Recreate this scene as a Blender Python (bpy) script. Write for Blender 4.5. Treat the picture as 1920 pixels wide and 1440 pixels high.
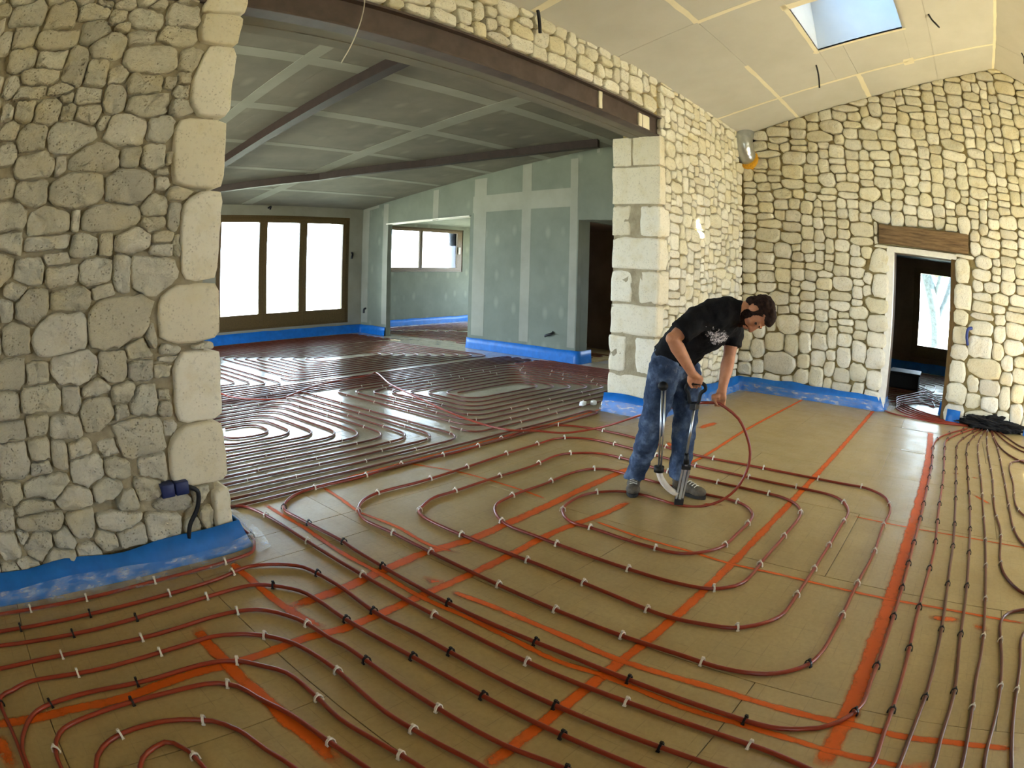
import bpy, bmesh, math, random
from mathutils import Vector, Matrix, noise
PI = math.pi
scene = bpy.context.scene
for o in list(bpy.data.objects):
    bpy.data.objects.remove(o, do_unlink=True)
COL = scene.collection

# ------------------------------------------------------------------ camera (action-camera fisheye lens)
cam = bpy.data.cameras.new('camera')
cam.type = 'PANO'
cam.panorama_type = 'FISHEYE_LENS_POLYNOMIAL'
cam.sensor_width = 36.0
cam.sensor_height = 27.0
cam.sensor_fit = 'HORIZONTAL'
cam.fisheye_fov = math.radians(175)
cam.fisheye_polynomial_k0 = 0.0
cam.fisheye_polynomial_k1 = -4.37653723e-02
cam.fisheye_polynomial_k2 = -2.40965498e-04
cam.fisheye_polynomial_k3 = 1.66677682e-05
cam.fisheye_polynomial_k4 = -8.87615685e-07
cam.lens = 20.5
cam.clip_start = 0.02
cam.clip_end = 300
camo = bpy.data.objects.new('camera', cam)
COL.objects.link(camo)
camo.matrix_world = Matrix.Translation((0, 0, 1.45)) @ (Matrix.Rotation(-0.86367997, 4, 'Z') @ Matrix.Rotation(1.39634830, 4, 'X') @ Matrix.Rotation(0.02598531, 4, 'Z'))
scene.camera = camo

# ------------------------------------------------------------------ sky, sun, daylight openings, exposure
world = bpy.data.worlds.new('sky')
scene.world = world
world.use_nodes = True
wn = world.node_tree.nodes
wn['Background'].inputs[0].default_value = (0.68, 0.83, 1.0, 1)
wn['Background'].inputs[1].default_value = 6.0
sun = bpy.data.lights.new('sun', 'SUN')
sun.energy = 22.0
sun.angle = 0.009
sun.color = (1.0, 0.96, 0.88)
suno = bpy.data.objects.new('sun', sun)
COL.objects.link(suno)
suno.rotation_euler = Vector((0.0, 0.89, -0.455)).to_track_quat('-Z', 'Y').to_euler()
suno.location = (5, -12, 8)


def daylight(name, loc, direction, sx, sy):
    L = bpy.data.lights.new(name, 'AREA')
    L.shape = 'RECTANGLE'
    L.size = sx
    L.size_y = sy
    try:
        L.cycles.is_portal = True
    except Exception:
        L.energy = 0.0
    o = bpy.data.objects.new(name, L)
    COL.objects.link(o)
    o.location = loc
    o.rotation_euler = Vector(direction).to_track_quat('-Z', 'Z').to_euler()


daylight('daylight_glazed_door', (6.8, 12.9, 1.6), (0, -1, 0), 3.6, 2.6)
daylight('daylight_annex_window', (11.5, 13.5, 2.1), (0, -1, 0), 3.0, 1.4)
daylight('daylight_front', (5.62, -5.75, 1.15), (0, 1, 0), 1.5, 2.5)
daylight('daylight_added_front', (7.5, -5.75, 1.5), (0, 1, 0), 1.6, 1.3)  # front window added out of view to light the far end
daylight('daylight_added_skylight', (6.7, -3.9, 5.25), (0, 0, -1), 1.7, 1.7)  # for the roof light added out of view
daylight('daylight_added_rear', (-4.6, -3.4, 1.6), (1, 0, 0), 1.8, 1.4)  # rear window added to brighten the left pier
daylight('daylight_added_passage', (11.2, 4.7, 1.6), (-1, 0, 0), 1.6, 1.0)  # for the opening added behind the pier
daylight('daylight_added_alcove', (14.8, 11.2, 1.4), (-1, 0, 0), 2.4, 1.8)  # for the opening added in the unseen alcove end
daylight('daylight_added_annex', (-2.5, 8.0, 1.25), (1, 0, 0), 5.2, 2.6)  # for the opening added in the unseen annex wall
daylight('daylight_skylight', (5.86, 0.8, 5.35), (0, 0, -1), 1.2, 1.3)
daylight('daylight_far_door', (14.5, 0.1, 1.4), (-1, 0, 0), 1.6, 2.2)

scene.view_settings.view_transform = 'Standard'
scene.view_settings.look = 'None'
scene.view_settings.gamma = 1.0
scene.view_settings.use_curve_mapping = False
scene.view_settings.exposure = 2.1
try:
    scene.cycles.max_bounces = 9
    scene.cycles.diffuse_bounces = 6
    scene.cycles.transparent_max_bounces = 12
    scene.cycles.sample_clamp_indirect = 8.0
except Exception:
    pass


# ------------------------------------------------------------------ helpers
def lin(c):
    return tuple(((v / 255.0) / 12.92 if v / 255.0 <= 0.04045 else ((v / 255.0 + 0.055) / 1.055) ** 2.4) for v in c) + (1.0,)


def link(name, me, mat, parent=None):
    o = bpy.data.objects.new(name, me)
    COL.objects.link(o)
    if mat is not None and not me.materials:
        me.materials.append(mat)
    if parent is not None:
        o.parent = parent
    return o


def obj(name, bm, mat, parent=None, smooth=False):
    me = bpy.data.meshes.new(name)
    bmesh.ops.recalc_face_normals(bm, faces=bm.faces[:])
    bm.to_mesh(me)
    bm.free()
    if smooth:
        for p in me.polygons:
            p.use_smooth = True
    return link(name, me, mat, parent)


def raw(name, verts, faces, mat, parent=None, smooth=False):
    me = bpy.data.meshes.new(name)
    me.from_pydata(verts, [], faces)
    me.update()
    if smooth:
        for p in me.polygons:
            p.use_smooth = True
    return link(name, me, mat, parent)


def empty(name, loc=(0, 0, 0)):
    o = bpy.data.objects.new(name, None)
    o.empty_display_size = 0.1
    o.location = loc
    COL.objects.link(o)
    return o


def tag(o, label=None, cat=None, group=None, kind=None):
    if label: o['label'] = label
    if cat: o['category'] = cat
    if group: o['group'] = group
    if kind: o['kind'] = kind
    return o


def at_base(o, root):
    """parent o (built in world space) under a root standing elsewhere"""
    o.parent = root
    o.matrix_parent_inverse = Matrix.Translation(-Vector(root.location))
    return o


def box(bm, x0, x1, y0, y1, z0, z1, bev=0.0):
    v = [bm.verts.new(p) for p in ((x0, y0, z0), (x1, y0, z0), (x1, y1, z0), (x0, y1, z0), (x0, y0, z1), (x1, y0, z1), (x1, y1, z1), (x0, y1, z1))]
    fs = [bm.faces.new([v[i] for i in f]) for f in ((3, 2, 1, 0), (4, 5, 6, 7), (0, 1, 5, 4), (1, 2, 6, 5), (2, 3, 7, 6), (3, 0, 4, 7))]
    if bev > 0:
        es = list({e for f in fs for e in f.edges})
        bmesh.ops.bevel(bm, geom=es, offset=bev, segments=2, affect='EDGES', profile=0.5)
    return bm


def hexa(bm, a, b):
    """box between two quads a (4 points) and b (4 points)"""
    v = [bm.verts.new(p) for p in list(a) + list(b)]
    for f in ((3, 2, 1, 0), (4, 5, 6, 7), (0, 1, 5, 4), (1, 2, 6, 5), (2, 3, 7, 6), (3, 0, 4, 7)):
        bm.faces.new([v[i] for i in f])


def tube_data(pts, r, sides=8, radii=None, flat=1.0):
    """swept tube along points: verts, faces"""
    pts = [Vector(p) for p in pts]
    n = len(pts)
    V, F = [], []
    up = Vector((0, 0, 1))
    prev = None
    for i, p in enumerate(pts):
        t = (pts[min(i + 1, n - 1)] - pts[max(i - 1, 0)]).normalized()
        if prev is None:
            a = t.cross(up)
            if a.length < 0.05:
                a = t.cross(Vector((1, 0, 0)))
        else:
            a = prev - t * prev.dot(t)
        a.normalize()
        prev = a
        b = a.cross(t)
        rr = r if radii is None else radii[i]
        for k in range(sides):
            g = 2 * PI * k / sides
            V.append(p + a * (math.cos(g) * rr) + b * (math.sin(g) * rr * flat))
    for i in range(n - 1):
        for k in range(sides):
            k2 = (k + 1) % sides
            F.append((i * sides + k, i * sides + k2, (i + 1) * sides + k2, (i + 1) * sides + k))
    F.append(tuple(range(sides - 1, -1, -1)))
    F.append(tuple(range((n - 1) * sides, n * sides)))
    return V, F


def tube(bm, pts, r, sides=8, radii=None, flat=1.0):
    V, F = tube_data(pts, r, sides, radii, flat)
    vs = [bm.verts.new(v) for v in V]
    for f in F:
        bm.faces.new([vs[i] for i in f])
    return bm


def catmull(P, step=0.05, alpha=0.5):
    P = [Vector(p) for p in P]
    Q = [P[0] * 2 - P[1]] + P + [P[-1] * 2 - P[-2]]
    out = []
    for i in range(1, len(Q) - 2):
        p0, p1, p2, p3 = Q[i - 1], Q[i], Q[i + 1], Q[i + 2]
        t0 = 0.0
        t1 = t0 + max((p1 - p0).length, 1e-6) ** alpha
        t2 = t1 + max((p2 - p1).length, 1e-6) ** alpha
        t3 = t2 + max((p3 - p2).length, 1e-6) ** alpha
        m = max(1, int(round((p2 - p1).length / step)))
        for k in range(m):
            t = t1 + (t2 - t1) * k / m
            a1 = p0 * ((t1 - t) / (t1 - t0)) + p1 * ((t - t0) / (t1 - t0))
            a2 = p1 * ((t2 - t) / (t2 - t1)) + p2 * ((t - t1) / (t2 - t1))
            a3 = p2 * ((t3 - t) / (t3 - t2)) + p3 * ((t - t2) / (t3 - t2))
            b1 = a1 * ((t2 - t) / (t2 - t0)) + a2 * ((t - t0) / (t2 - t0))
            b2 = a2 * ((t3 - t) / (t3 - t1)) + a3 * ((t - t1) / (t3 - t1))
            out.append(b1 * ((t2 - t) / (t2 - t1)) + b2 * ((t - t1) / (t2 - t1)))
    out.append(P[-1])
    return out


def wall_grid(bm, u0, u1, v0, v1, holes, place):
    """solid wall slab split at the hole edges; place(ua,ub,va,vb) adds one cell"""
    us = sorted({u0, u1} | {h[0] for h in holes} | {h[1] for h in holes})
    vs = sorted({v0, v1} | {h[2] for h in holes} | {h[3] for h in holes})
    us = [u for u in us if u0 <= u <= u1]
    vs = [v for v in vs if v0 <= v <= v1]
    for a, b in zip(us, us[1:]):
        for c, d in zip(vs, vs[1:]):
            mu, mv = (a + b) / 2, (c + d) / 2
            if any(h[0] < mu < h[1] and h[2] < mv < h[3] for h in holes):
                continue
            place(a, b, c, d)


def slab_y(name, x0, x1, y0, y1, z0, z1, mat, holes=()):
    bm = bmesh.new()
    wall_grid(bm, x0, x1, z0, z1, holes, lambda a, b, c, d: box(bm, a, b, y0, y1, c, d))
    return tag(obj(name, bm, mat), kind='structure')


def slab_x(name, y0, y1, x0, x1, z0, z1, mat, holes=()):
    bm = bmesh.new()
    wall_grid(bm, y0, y1, z0, z1, holes, lambda a, b, c, d: box(bm, x0, x1, a, b, c, d))
    return tag(obj(name, bm, mat), kind='structure')


# ------------------------------------------------------------------ materials
class NT:
    def __init__(s, name):
        s.m = bpy.data.materials.new(name)
        s.m.use_nodes = True
        s.t = s.m.node_tree
        s.b = s.t.nodes['Principled BSDF']
        s.out = s.t.nodes['Material Output']

    def n(s, kind, **kw):
        x = s.t.nodes.new(kind)
        for k, v in kw.items():
            if k.startswith('i_'):
                key = k[2:]
                x.inputs[int(key) if key.isdigit() else key.replace('_', ' ')].default_value = v
            else:
                setattr(x, k, v)
        return x

    def l(s, a, b):
        s.t.links.new(a, b)

    def coord(s, which='Object'):
        return s.n('ShaderNodeTexCoord').outputs[which]

    def noise(s, scale, detail=4.0, rough=0.6, vec=None):
        x = s.n('ShaderNodeTexNoise', i_Scale=scale, i_Detail=detail, i_Roughness=rough)
        if vec is not None:
            s.l(vec, x.inputs['Vector'])
        return x.outputs['Fac']

    def ramp(s, fac, stops):
        x = s.n('ShaderNodeValToRGB')
        e = x.color_ramp.elements
        while len(e) < len(stops):
            e.new(0.5)
        for i, (p, c) in enumerate(stops):
            e[i].position = p
            e[i].color = c
        s.l(fac, x.inputs[0])
        return x.outputs[0]

    def mix(s, a, b, fac, mode='MIX'):
        x = s.n('ShaderNodeMix', data_type='RGBA', blend_type=mode)
        for sock, v in ((x.inputs[0], fac), (x.inputs[6], a), (x.inputs[7], b)):
            if hasattr(v, 'is_linked'):
                s.l(v, sock)
            else:
                sock.default_value = v
        return x.outputs[2]

    def math(s, op, a, b=0.0, clamp=False):
        x = s.n('ShaderNodeMath', operation=op, use_clamp=clamp)
        for sock, v in zip(x.inputs, (a, b)):
            if hasattr(v, 'is_linked'):
                s.l(v, sock)
            else:
                sock.default_value = v
        return x.outputs[0]

    def bump(s, h, strength=0.3, dist=0.01):
        x = s.n('ShaderNodeBump', i_Strength=strength, i_Distance=dist)
        s.l(h, x.inputs['Height'])
        s.l(x.outputs[0], s.b.inputs['Normal'])

    def set(s, col=None, rough=None, metal=None, spec=None):
        if col is not None:
            if hasattr(col, 'is_linked'):
                s.l(col, s.b.inputs['Base Color'])
            else:
                s.b.inputs['Base Color'].default_value = col
        if rough is not None:
            if hasattr(rough, 'is_linked'):
                s.l(rough, s.b.inputs['Roughness'])
            else:
                s.b.inputs['Roughness'].default_value = rough
        if metal is not None: s.b.inputs['Metallic'].default_value = metal
        if spec is not None: s.b.inputs['Specular IOR Level'].default_value = spec
        return s.m


def plain(name, c, rough=0.6, metal=0.0, spec=0.4, var=0.12, scale=20.0, bump=0.0):
    t = NT(name)
    f = t.noise(scale, 4, 0.6, t.coord('Object'))
    base = lin(c)
    dark = tuple(v * (1 - var * 1.6) for v in base[:3]) + (1,)
    lite = tuple(min(1, v * (1 + var)) for v in base[:3]) + (1,)
    t.set(t.ramp(f, [(0.3, dark), (0.7, lite)]), rough, metal, spec)
    if bump > 0:
        t.bump(f, bump, 0.005)
    return t.m


def stone_mat(name, cols, bumpy=0.6):
    t = NT(name)
    co = t.n('ShaderNodeNewGeometry')
    info = t.n('ShaderNodeObjectInfo')
    r = t.math('FRACT', t.math('ADD', info.outputs['Random'], co.outputs['Random Per Island']))
    pos = co.outputs['Position']
    base = t.ramp(r, [(i / (len(cols) - 1), lin(c)) for i, c in enumerate(cols)])
    n1 = t.noise(5.0, 5, 0.65, pos)
    n2 = t.noise(38.0, 6, 0.7, pos)
    vor = t.n('ShaderNodeTexVoronoi', i_Scale=55.0)
    t.l(pos, vor.inputs['Vector'])
    pits = t.ramp(vor.outputs['Distance'], [(0.05, (0, 0, 0, 1)), (0.3, (1, 1, 1, 1))])
    pm = t.math('MAXIMUM', pits, t.ramp(t.noise(9.0, 2, 0.5, pos), [(0.5, (1, 1, 1, 1)), (0.56, (0.0, 0, 0, 1))]))
    c = t.mix(base, lin((208, 192, 144)), t.math('MULTIPLY', t.ramp(n1, [(0.5, (0, 0, 0, 1)), (0.75, (1, 1, 1, 1))]), 0.55))
    c = t.mix(c, lin((120, 108, 84)), t.math('MULTIPLY', t.ramp(n2, [(0.55, (0, 0, 0, 1)), (0.8, (1, 1, 1, 1))]), 0.5))
    c = t.mix(c, lin((140, 124, 96)), t.math('MULTIPLY', t.math('SUBTRACT', 1.0, pm), 0.5))
    h = t.math('ADD', t.math('MULTIPLY', n2, 0.6), t.math('ADD', t.math('MULTIPLY', t.noise(14.0, 4, 0.6, pos), 1.2), t.math('MULTIPLY', pm, 0.35)))
    t.bump(h, bumpy, 0.02)
    return t.set(c, 0.92, spec=0.15)


STONE = stone_mat('limestone', [(226, 221, 200), (212, 206, 182), (232, 227, 210), (218, 214, 200), (224, 216, 186), (206, 200, 182), (234, 230, 214), (214, 204, 172)])
STONE_L = stone_mat('limestone_rough', [(216, 210, 190), (198, 191, 168), (224, 218, 200), (206, 202, 184), (212, 203, 176), (188, 183, 165), (220, 214, 196)], 1.0)
QUOIN = stone_mat('dressed_limestone', [(230, 223, 202), (220, 210, 184), (236, 230, 212)], 0.35)


def mortar_mat(name, c, c2):
    t = NT(name)
    pos = t.n('ShaderNodeNewGeometry').outputs['Position']
    n = t.noise(9.0, 6, 0.7, pos)
    t.set(t.ramp(n, [(0.3, lin(c2)), (0.7, lin(c))]), 0.95, spec=0.1)
    t.bump(t.noise(55.0, 5, 0.7, pos), 0.6, 0.02)
    return t.m


MORTAR_L = mortar_mat('grey_mortar', (186, 174, 146), (150, 138, 112))
MORTAR_C = mortar_mat('pale_joint', (186, 168, 120), (146, 128, 84))
MORTAR = mortar_mat('raked_joint', (176, 160, 116), (140, 124, 86))


def board_mat(name, r0, r1, bm_, c0=(166, 142, 92), c1=(180, 157, 106)):
    t = NT(name)
    pos = t.n('ShaderNodeNewGeometry').outputs['Position']
    sep = t.n('ShaderNodeSeparateXYZ')
    t.l(pos, sep.inputs[0])
    base = t.ramp(t.noise(2.2, 5, 0.6, pos), [(0.3, lin(c0)), (0.7, lin(c1))])
    base = t.mix(base, lin((142, 122, 70)), t.math('MULTIPLY', t.ramp(t.noise(42.0, 5, 0.7, pos), [(0.4, (0, 0, 0, 1)), (0.8, (1, 1, 1, 1))]), 0.5))

    def lines(sock, pitch, w):
        fr = t.math('FRACT', t.math('DIVIDE', sock, pitch))
        return t.math('LESS_THAN', fr, w)
    brk = t.ramp(t.noise(7.0, 3, 0.6, pos), [(0.42, (0, 0, 0, 1)), (0.62, (1, 1, 1, 1))])
    g = t.math('MAXIMUM', lines(sep.outputs['X'], 0.1, 0.035), lines(sep.outputs['Y'], 0.1, 0.035))
    g = t.math('MULTIPLY', t.math('MULTIPLY', g, brk), 0.4)
    base = t.mix(base, lin((110, 92, 58)), g)
    rough = t.ramp(t.noise(5.0, 4, 0.6, pos), [(0.3, (r0,) * 3 + (1,)), (0.7, (r1,) * 3 + (1,))])
    t.bump(t.math('ADD', t.noise(4.0, 4, 0.6, pos), t.math('MULTIPLY', t.noise(26.0, 3, 0.6, pos), 0.22)), bm_, 0.02)
    return t.set(base, rough, spec=0.55)


BOARD = board_mat('insulation_board_film', 0.30, 0.46, 0.09)
BOARD_A = board_mat('insulation_board_film_glossy', 0.14, 0.26, 0.12, (168, 156, 130), (184, 172, 146))
SLAB = plain('concrete', (120, 112, 100), 0.9)


def plaster(name, c1, c2, dabs=None, dabcol=(150, 150, 135)):
    t = NT(name)
    pos = t.n('ShaderNodeNewGeometry').outputs['Position']
    c = t.ramp(t.noise(1.6, 4, 0.6, pos), [(0.35, lin(c2)), (0.65, lin(c1))])
    if dabs:
        mp = t.n('ShaderNodeMapping')
        mp.inputs['Scale'].default_value = dabs
        t.l(pos, mp.inputs['Vector'])
        v = t.n('ShaderNodeTexVoronoi', i_Scale=1.0, i_Randomness=0.35)
        t.l(mp.outputs[0], v.inputs['Vector'])
        f = t.ramp(v.outputs['Distance'], [(0.07, (0.4, 0.4, 0.4, 1)), (0.2, (0, 0, 0, 1))])
        c = t.mix(c, lin(dabcol), f)
    t.bump(t.noise(60.0, 3, 0.5, pos), 0.05, 0.01)
    return t.set(c, 0.85, spec=0.2)


CEIL = plaster('plasterboard_cream', (200, 198, 191), (192, 190, 182))
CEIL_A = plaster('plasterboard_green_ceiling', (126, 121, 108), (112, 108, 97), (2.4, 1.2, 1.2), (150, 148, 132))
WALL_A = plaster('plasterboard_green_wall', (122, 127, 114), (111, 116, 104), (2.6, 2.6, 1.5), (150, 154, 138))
WALL_D = plaster('plasterboard_plain', (200, 190, 164), (186, 176, 150))
TAPE = plaster('joint_compound', (238, 230, 206), (226, 218, 192))
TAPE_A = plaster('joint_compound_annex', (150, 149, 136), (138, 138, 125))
WALL_K = plaster('plaster_back_wall', (150, 146, 132), (138, 134, 120))
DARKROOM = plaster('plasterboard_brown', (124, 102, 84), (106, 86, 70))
BLUE = plain('blue_edge_foam', (18, 106, 188), 0.42, var=0.12, scale=9, bump=0.1)
PIPE = plain('heating_pipe_plastic', (140, 48, 24), 0.33, spec=0.5, var=0.08, scale=6)
PIPE_D = plain('heating_pipe_plastic_dark', (104, 48, 29), 0.33, spec=0.5, var=0.08, scale=6)
CLIPW = plain('white_plastic', (226, 216, 200), 0.45)
CLIPB = plain('black_plastic', (26, 24, 24), 0.4)
STEEL = plain('primer_steel', (84, 70, 64), 0.55, var=0.2, scale=7, bump=0.1)
RAFTER = plain('primer_rafter', (48, 32, 27), 0.6, var=0.2, scale=9)
ALU = plain('galvanised_metal', (196, 200, 204), 0.28, metal=0.9, var=0.08, scale=14)
YEL = plain('mineral_wool', (214, 158, 40), 0.95, var=0.2, scale=60, bump=0.6)
BLACK = plain('black_rubber', (14, 14, 15), 0.6)
CABLE = plain('cable_sheath', (30, 30, 34), 0.5)
WCABLE = plain('white_cable_sheath', (214, 210, 196), 0.5)
WHITE = plain('white_paint_and_lit_edge', (232, 228, 216), 0.5, var=0.05)
BROWNF = plain('window_frame_brown', (92, 72, 40), 0.45, var=0.15, scale=30)
FOAM_AND_LIT_GAP = plain('white_foam_and_lit_gap', (244, 244, 240), 0.7)
BUNDLE_AND_SHADE = plain('bundle_and_shade_black', (20, 17, 15), 0.95, var=0.4, scale=30, bump=0.8)  # black of the bundle, and shade put into the recess linings
DUST = plain('outdoor_ground', (206, 200, 170), 0.95, var=0.15, scale=3)
BARK = plain('pale_bark', (66, 74, 76), 0.9, var=0.3, scale=12, bump=0.5)
LEAF = plain('leaf', (96, 124, 60), 0.7, var=0.3, scale=5)


def wood_mat(name, c1, c2, sc):
    t = NT(name)
    mp = t.n('ShaderNodeMapping')
    mp.inputs['Scale'].default_value = sc
    t.l(t.n('ShaderNodeNewGeometry').outputs['Position'], mp.inputs['Vector'])
    n = t.noise(1.0, 6, 0.65, mp.outputs[0])
    t.set(t.ramp(n, [(0.3, lin(c2)), (0.7, lin(c1))]), 0.8, spec=0.2)
    t.bump(n, 0.5, 0.02)
    return t.m


OAK = wood_mat('old_oak', (142, 116, 84), (84, 66, 46), (26, 3.5, 40))
JAMBW = wood_mat('door_post_wood', (122, 98, 60), (88, 70, 44), (40, 40, 4))


def glass_mat(name='window_glass', tint=(0.94, 0.96, 0.95, 1)):
    t = NT(name)
    tr = t.n('ShaderNodeBsdfTransparent')
    tr.inputs[0].default_value = tint
    gl = t.n('ShaderNodeBsdfGlossy')
    gl.inputs['Roughness'].default_value = 0.02
    fr = t.n('ShaderNodeFresnel', i_IOR=1.45)
    mx = t.n('ShaderNodeMixShader')
    t.l(fr.outputs[0], mx.inputs[0])
    t.l(tr.outputs[0], mx.inputs[1])
    t.l(gl.outputs[0], mx.inputs[2])
    t.l(mx.outputs[0], t.out.inputs[0])
    return t.m


GLASS = glass_mat()
GLASS_T = glass_mat('tinted_roof_glass', (0.33, 0.45, 0.58, 1))


def film_mat():
    t = NT('clear_plastic_film')
    pos = t.n('ShaderNodeNewGeometry').outputs['Position']
    mp = t.n('ShaderNodeMapping')
    mp.inputs['Scale'].default_value = (2.6, 2.6, 9)
    t.l(pos, mp.inputs['Vector'])
    n = t.noise(3.2, 5, 0.62, mp.outputs[0])
    tr = t.n('ShaderNodeBsdfTransparent')
    t.set((0.80, 0.86, 0.92, 1), 0.22, spec=0.6)
    t.bump(n, 0.8, 0.03)
    f = t.ramp(n, [(0.42, (0.04,) * 3 + (1,)), (0.75, (0.55,) * 3 + (1,))])
    mx = t.n('ShaderNodeMixShader')
    t.l(f, mx.inputs[0])
    t.l(tr.outputs[0], mx.inputs[1])
    t.l(t.b.outputs[0], mx.inputs[2])
    t.l(mx.outputs[0], t.out.inputs[0])
    return t.m


FILM = film_mat()


def paint_mat():
    t = NT('orange_marking_paint')
    pos = t.n('ShaderNodeNewGeometry').outputs['Position']
    n = t.noise(16.0, 5, 0.7, pos)
    uvn = t.n('ShaderNodeAttribute')
    uvn.attribute_name = 'edge'
    f = t.math('SUBTRACT', t.math('ADD', uvn.outputs['Fac'], t.math('MULTIPLY', n, 0.9)), 0.62)
    f = t.math('MULTIPLY', t.math('MULTIPLY', f, 2.0, True), 0.80)
    tr = t.n('ShaderNodeBsdfTransparent')
    t.set(t.ramp(t.noise(3.0, 3, 0.5, pos), [(0.3, lin((222, 94, 18))), (0.7, lin((238, 106, 20)))]), 0.6, spec=0.25)
    mx = t.n('ShaderNodeMixShader')
    t.l(f, mx.inputs[0])
    t.l(tr.outputs[0], mx.inputs[1])
    t.l(t.b.outputs[0], mx.inputs[2])
    t.l(mx.outputs[0], t.out.inputs[0])
    return t.m


PAINT = paint_mat()

# ------------------------------------------------------------------ measured data (floor plan in cm, left pier stones in mm, figure joints in m)
TR = {
    'S': [(360,162),(362,190),(359,205),(350,215),(338,221),(320,221),(303,215),(291,200),(291,183),(289,147),(292,125),(311,111),(335,110),(373,113),(387,124),(391,136),(391,158),(392,192),(395,225),(395,240),(387,251),(369,256),(335,255),(310,256),(298,255),(283,252),(271,242),(262,226),(260,199),(258,159),(258,113),(262,95),(268,88),(277,83),(314,83),(352,83),(396,85),(411,93),(419,106),(421,133),(421,176),(421,203),(429,245),(427,271),(409,289),(396,292),(365,288),(319,289),(279,288),(262,288),(248,282),(238,275),(234,264),(232,219),(232,173),(229,134),(226,100),(230,79),(233,70),(240,62),(254,54),(284,53),(333,53),(381,53),(419,54),(435,61),(443,68),(447,79),(448,123),(449,155),(450,195),(453,218),(460,259),(461,301),(451,319),(438,325),(420,325),(374,324),(320,320),(277,318),(239,319),(224,314),(212,303),(205,288),(205,260),(203,209),(201,162),(200,111),(201,79),(201,63),(203,51),(206,43),(211,36),(220,29),(231,26),(256,25),(306,25),(353,23),(402,24),(436,23),(455,27),(468,33),(480,51),(480,71),(480,154),(479,207),(494,275),(496,293),(495,326),(489,344),(477,359),(459,364),(423,360),(349,354),(295,358),(246,353),(217,355),(197,352),(183,344),(174,332),(174,313),(176,270),(175,260),(173,216),(172,168),(174,117),(174,70),(174,46),(174,33),(175,25),(178,17),(181,11),(188,4),(201,-2),(218,-2),(239,-2),(276,-2),(332,-2),(374,-2),(454,-3),(493,-3),(589,-4),(701,-4),(747,-17),(812,-50)],
    'A': [(147,357),(154,352),(158,340),(160,320),(160,271),(160,210),(160,166),(160,116),(162,69),(162,35),(161,21),(159,11),(156,-4),(158,-11),(165,-16),(185,-16),(223,-16),(280,-15),(330,-16),(376,-18),(457,-17),(563,-18),(666,-17),(711,-18),(758,-33),(817,-61)],
    'P2': [(145,-26),(168,-27),(191,-28),(221,-30),(272,-31),(349,-31),(394,-32),(464,-32),(627,-32),(705,-34),(763,-48),(824,-70)],
    'P3': [(153,-39),(171,-42),(188,-42),(222,-44),(268,-43),(312,-44),(377,-45),(468,-46),(598,-45),(702,-47),(771,-60),(828,-76)],
    'P4': [(155,-54),(173,-55),(203,-55),(233,-55),(265,-57),(328,-58),(415,-59),(473,-59),(555,-60),(684,-61),(743,-65),(827,-80)],
    'P5': [(156,-68),(175,-66),(186,-66),(215,-69),(251,-70),(294,-69),(305,-74),(313,-87),(320,-104),(333,-106),(334,-88),(353,-75),(374,-71),(439,-74),(479,-71),(580,-74),(693,-75),(765,-78),(826,-83)],
    'P6': [(157,-83),(192,-79),(217,-79),(255,-82),(278,-83),(285,-85),(312,-103),(385,-117),(414,-95),(440,-88),(486,-87),(608,-89),(722,-91),(782,-89),(830,-89)],
    'P7': [(431,-141),(460,-122),(490,-98),(575,-99),(635,-100),(661,-106),(682,-126),(715,-172)],
    'R1': [(710,-163),(725,-132),(756,-113),(799,-100),(834,-94)],
    'R2': [(740,-168),(749,-135),(792,-114),(838,-99)],
    'R3': [(644,-152),(669,-124),(702,-103),(758,-92),(824,-91)],
    'L0': [(136,331),(137,321),(136,303),(132,294),(127,287),(109,284),(62,283),(25,282),(-11,283),(-32,284)],
    'L1': [(-34,267),(-9,266),(44,266),(96,268),(117,272),(132,265),(141,255),(143,243),(144,225),(142,195),(144,169),(144,116),(145,78),(146,49),(146,36)],
    'L2': [(-36,254),(-24,253),(21,251),(60,253),(97,254),(108,253),(115,249),(126,234),(128,219),(128,202),(131,158),(132,106),(133,64),(133,57)],
    'L3': [(-39,235),(-15,236),(22,235),(48,234),(83,235),(96,232),(103,227),(111,212),(114,188),(115,184),(115,139),(116,98),(119,77)],
    'L4': [(-42,214),(-35,217),(-25,221),(14,219),(55,220),(71,220),(82,216),(92,208),(99,196),(102,177),(102,167),(100,139),(101,120),(103,99),(103,95)],
    'L5': [(-38,180),(-34,190),(-28,198),(-21,202),(0,205),(32,203),(57,203),(66,201),(73,197),(78,191),(85,180),(86,164),(85,145),(87,129),(89,112),(89,109)],
    'L6': [(-23,174),(-18,184),(-11,188),(14,192),(33,192),(53,190),(58,188),(64,182),(67,172),(72,157),(74,142),(75,131),(76,119)],
    'L7': [(-9,161),(-2,171),(10,176),(28,176),(39,172),(45,168),(51,159),(54,145),(57,132)],
    'L8': [(8,156),(11,160),(18,164),(23,165),(26,163),(29,157),(30,148)],
    'loose': [(289,717),(293,684),(306,654),(333,631),(363,646),(414,675),(454,686),(510,693),(531,705),(491,619),(457,518),(432,437),(424,386),(427,364),(440,349)],
    'D0': [(829,-52),(816,-6),(820,33),(829,66),(855,87),(892,90),(937,70),(971,36)],
    'D1': [(833,-52),(824,-6),(829,27),(849,53),(881,65),(924,51),(972,17)],
    'D2': [(837,-52),(831,-6),(841,28),(866,55),(899,66),(943,52),(1000,18)],
    'D3': [(841,-52),(839,-5),(853,29),(883,56),(918,68),(964,54),(1029,19)],
    'D4': [(845,-52),(848,-5),(866,29),(902,58),(937,70),(986,56),(1059,20)],
    'D5': [(849,-53),(856,-5),(879,30),(921,60),(958,72),(1008,57),(1092,21)],
}
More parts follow.
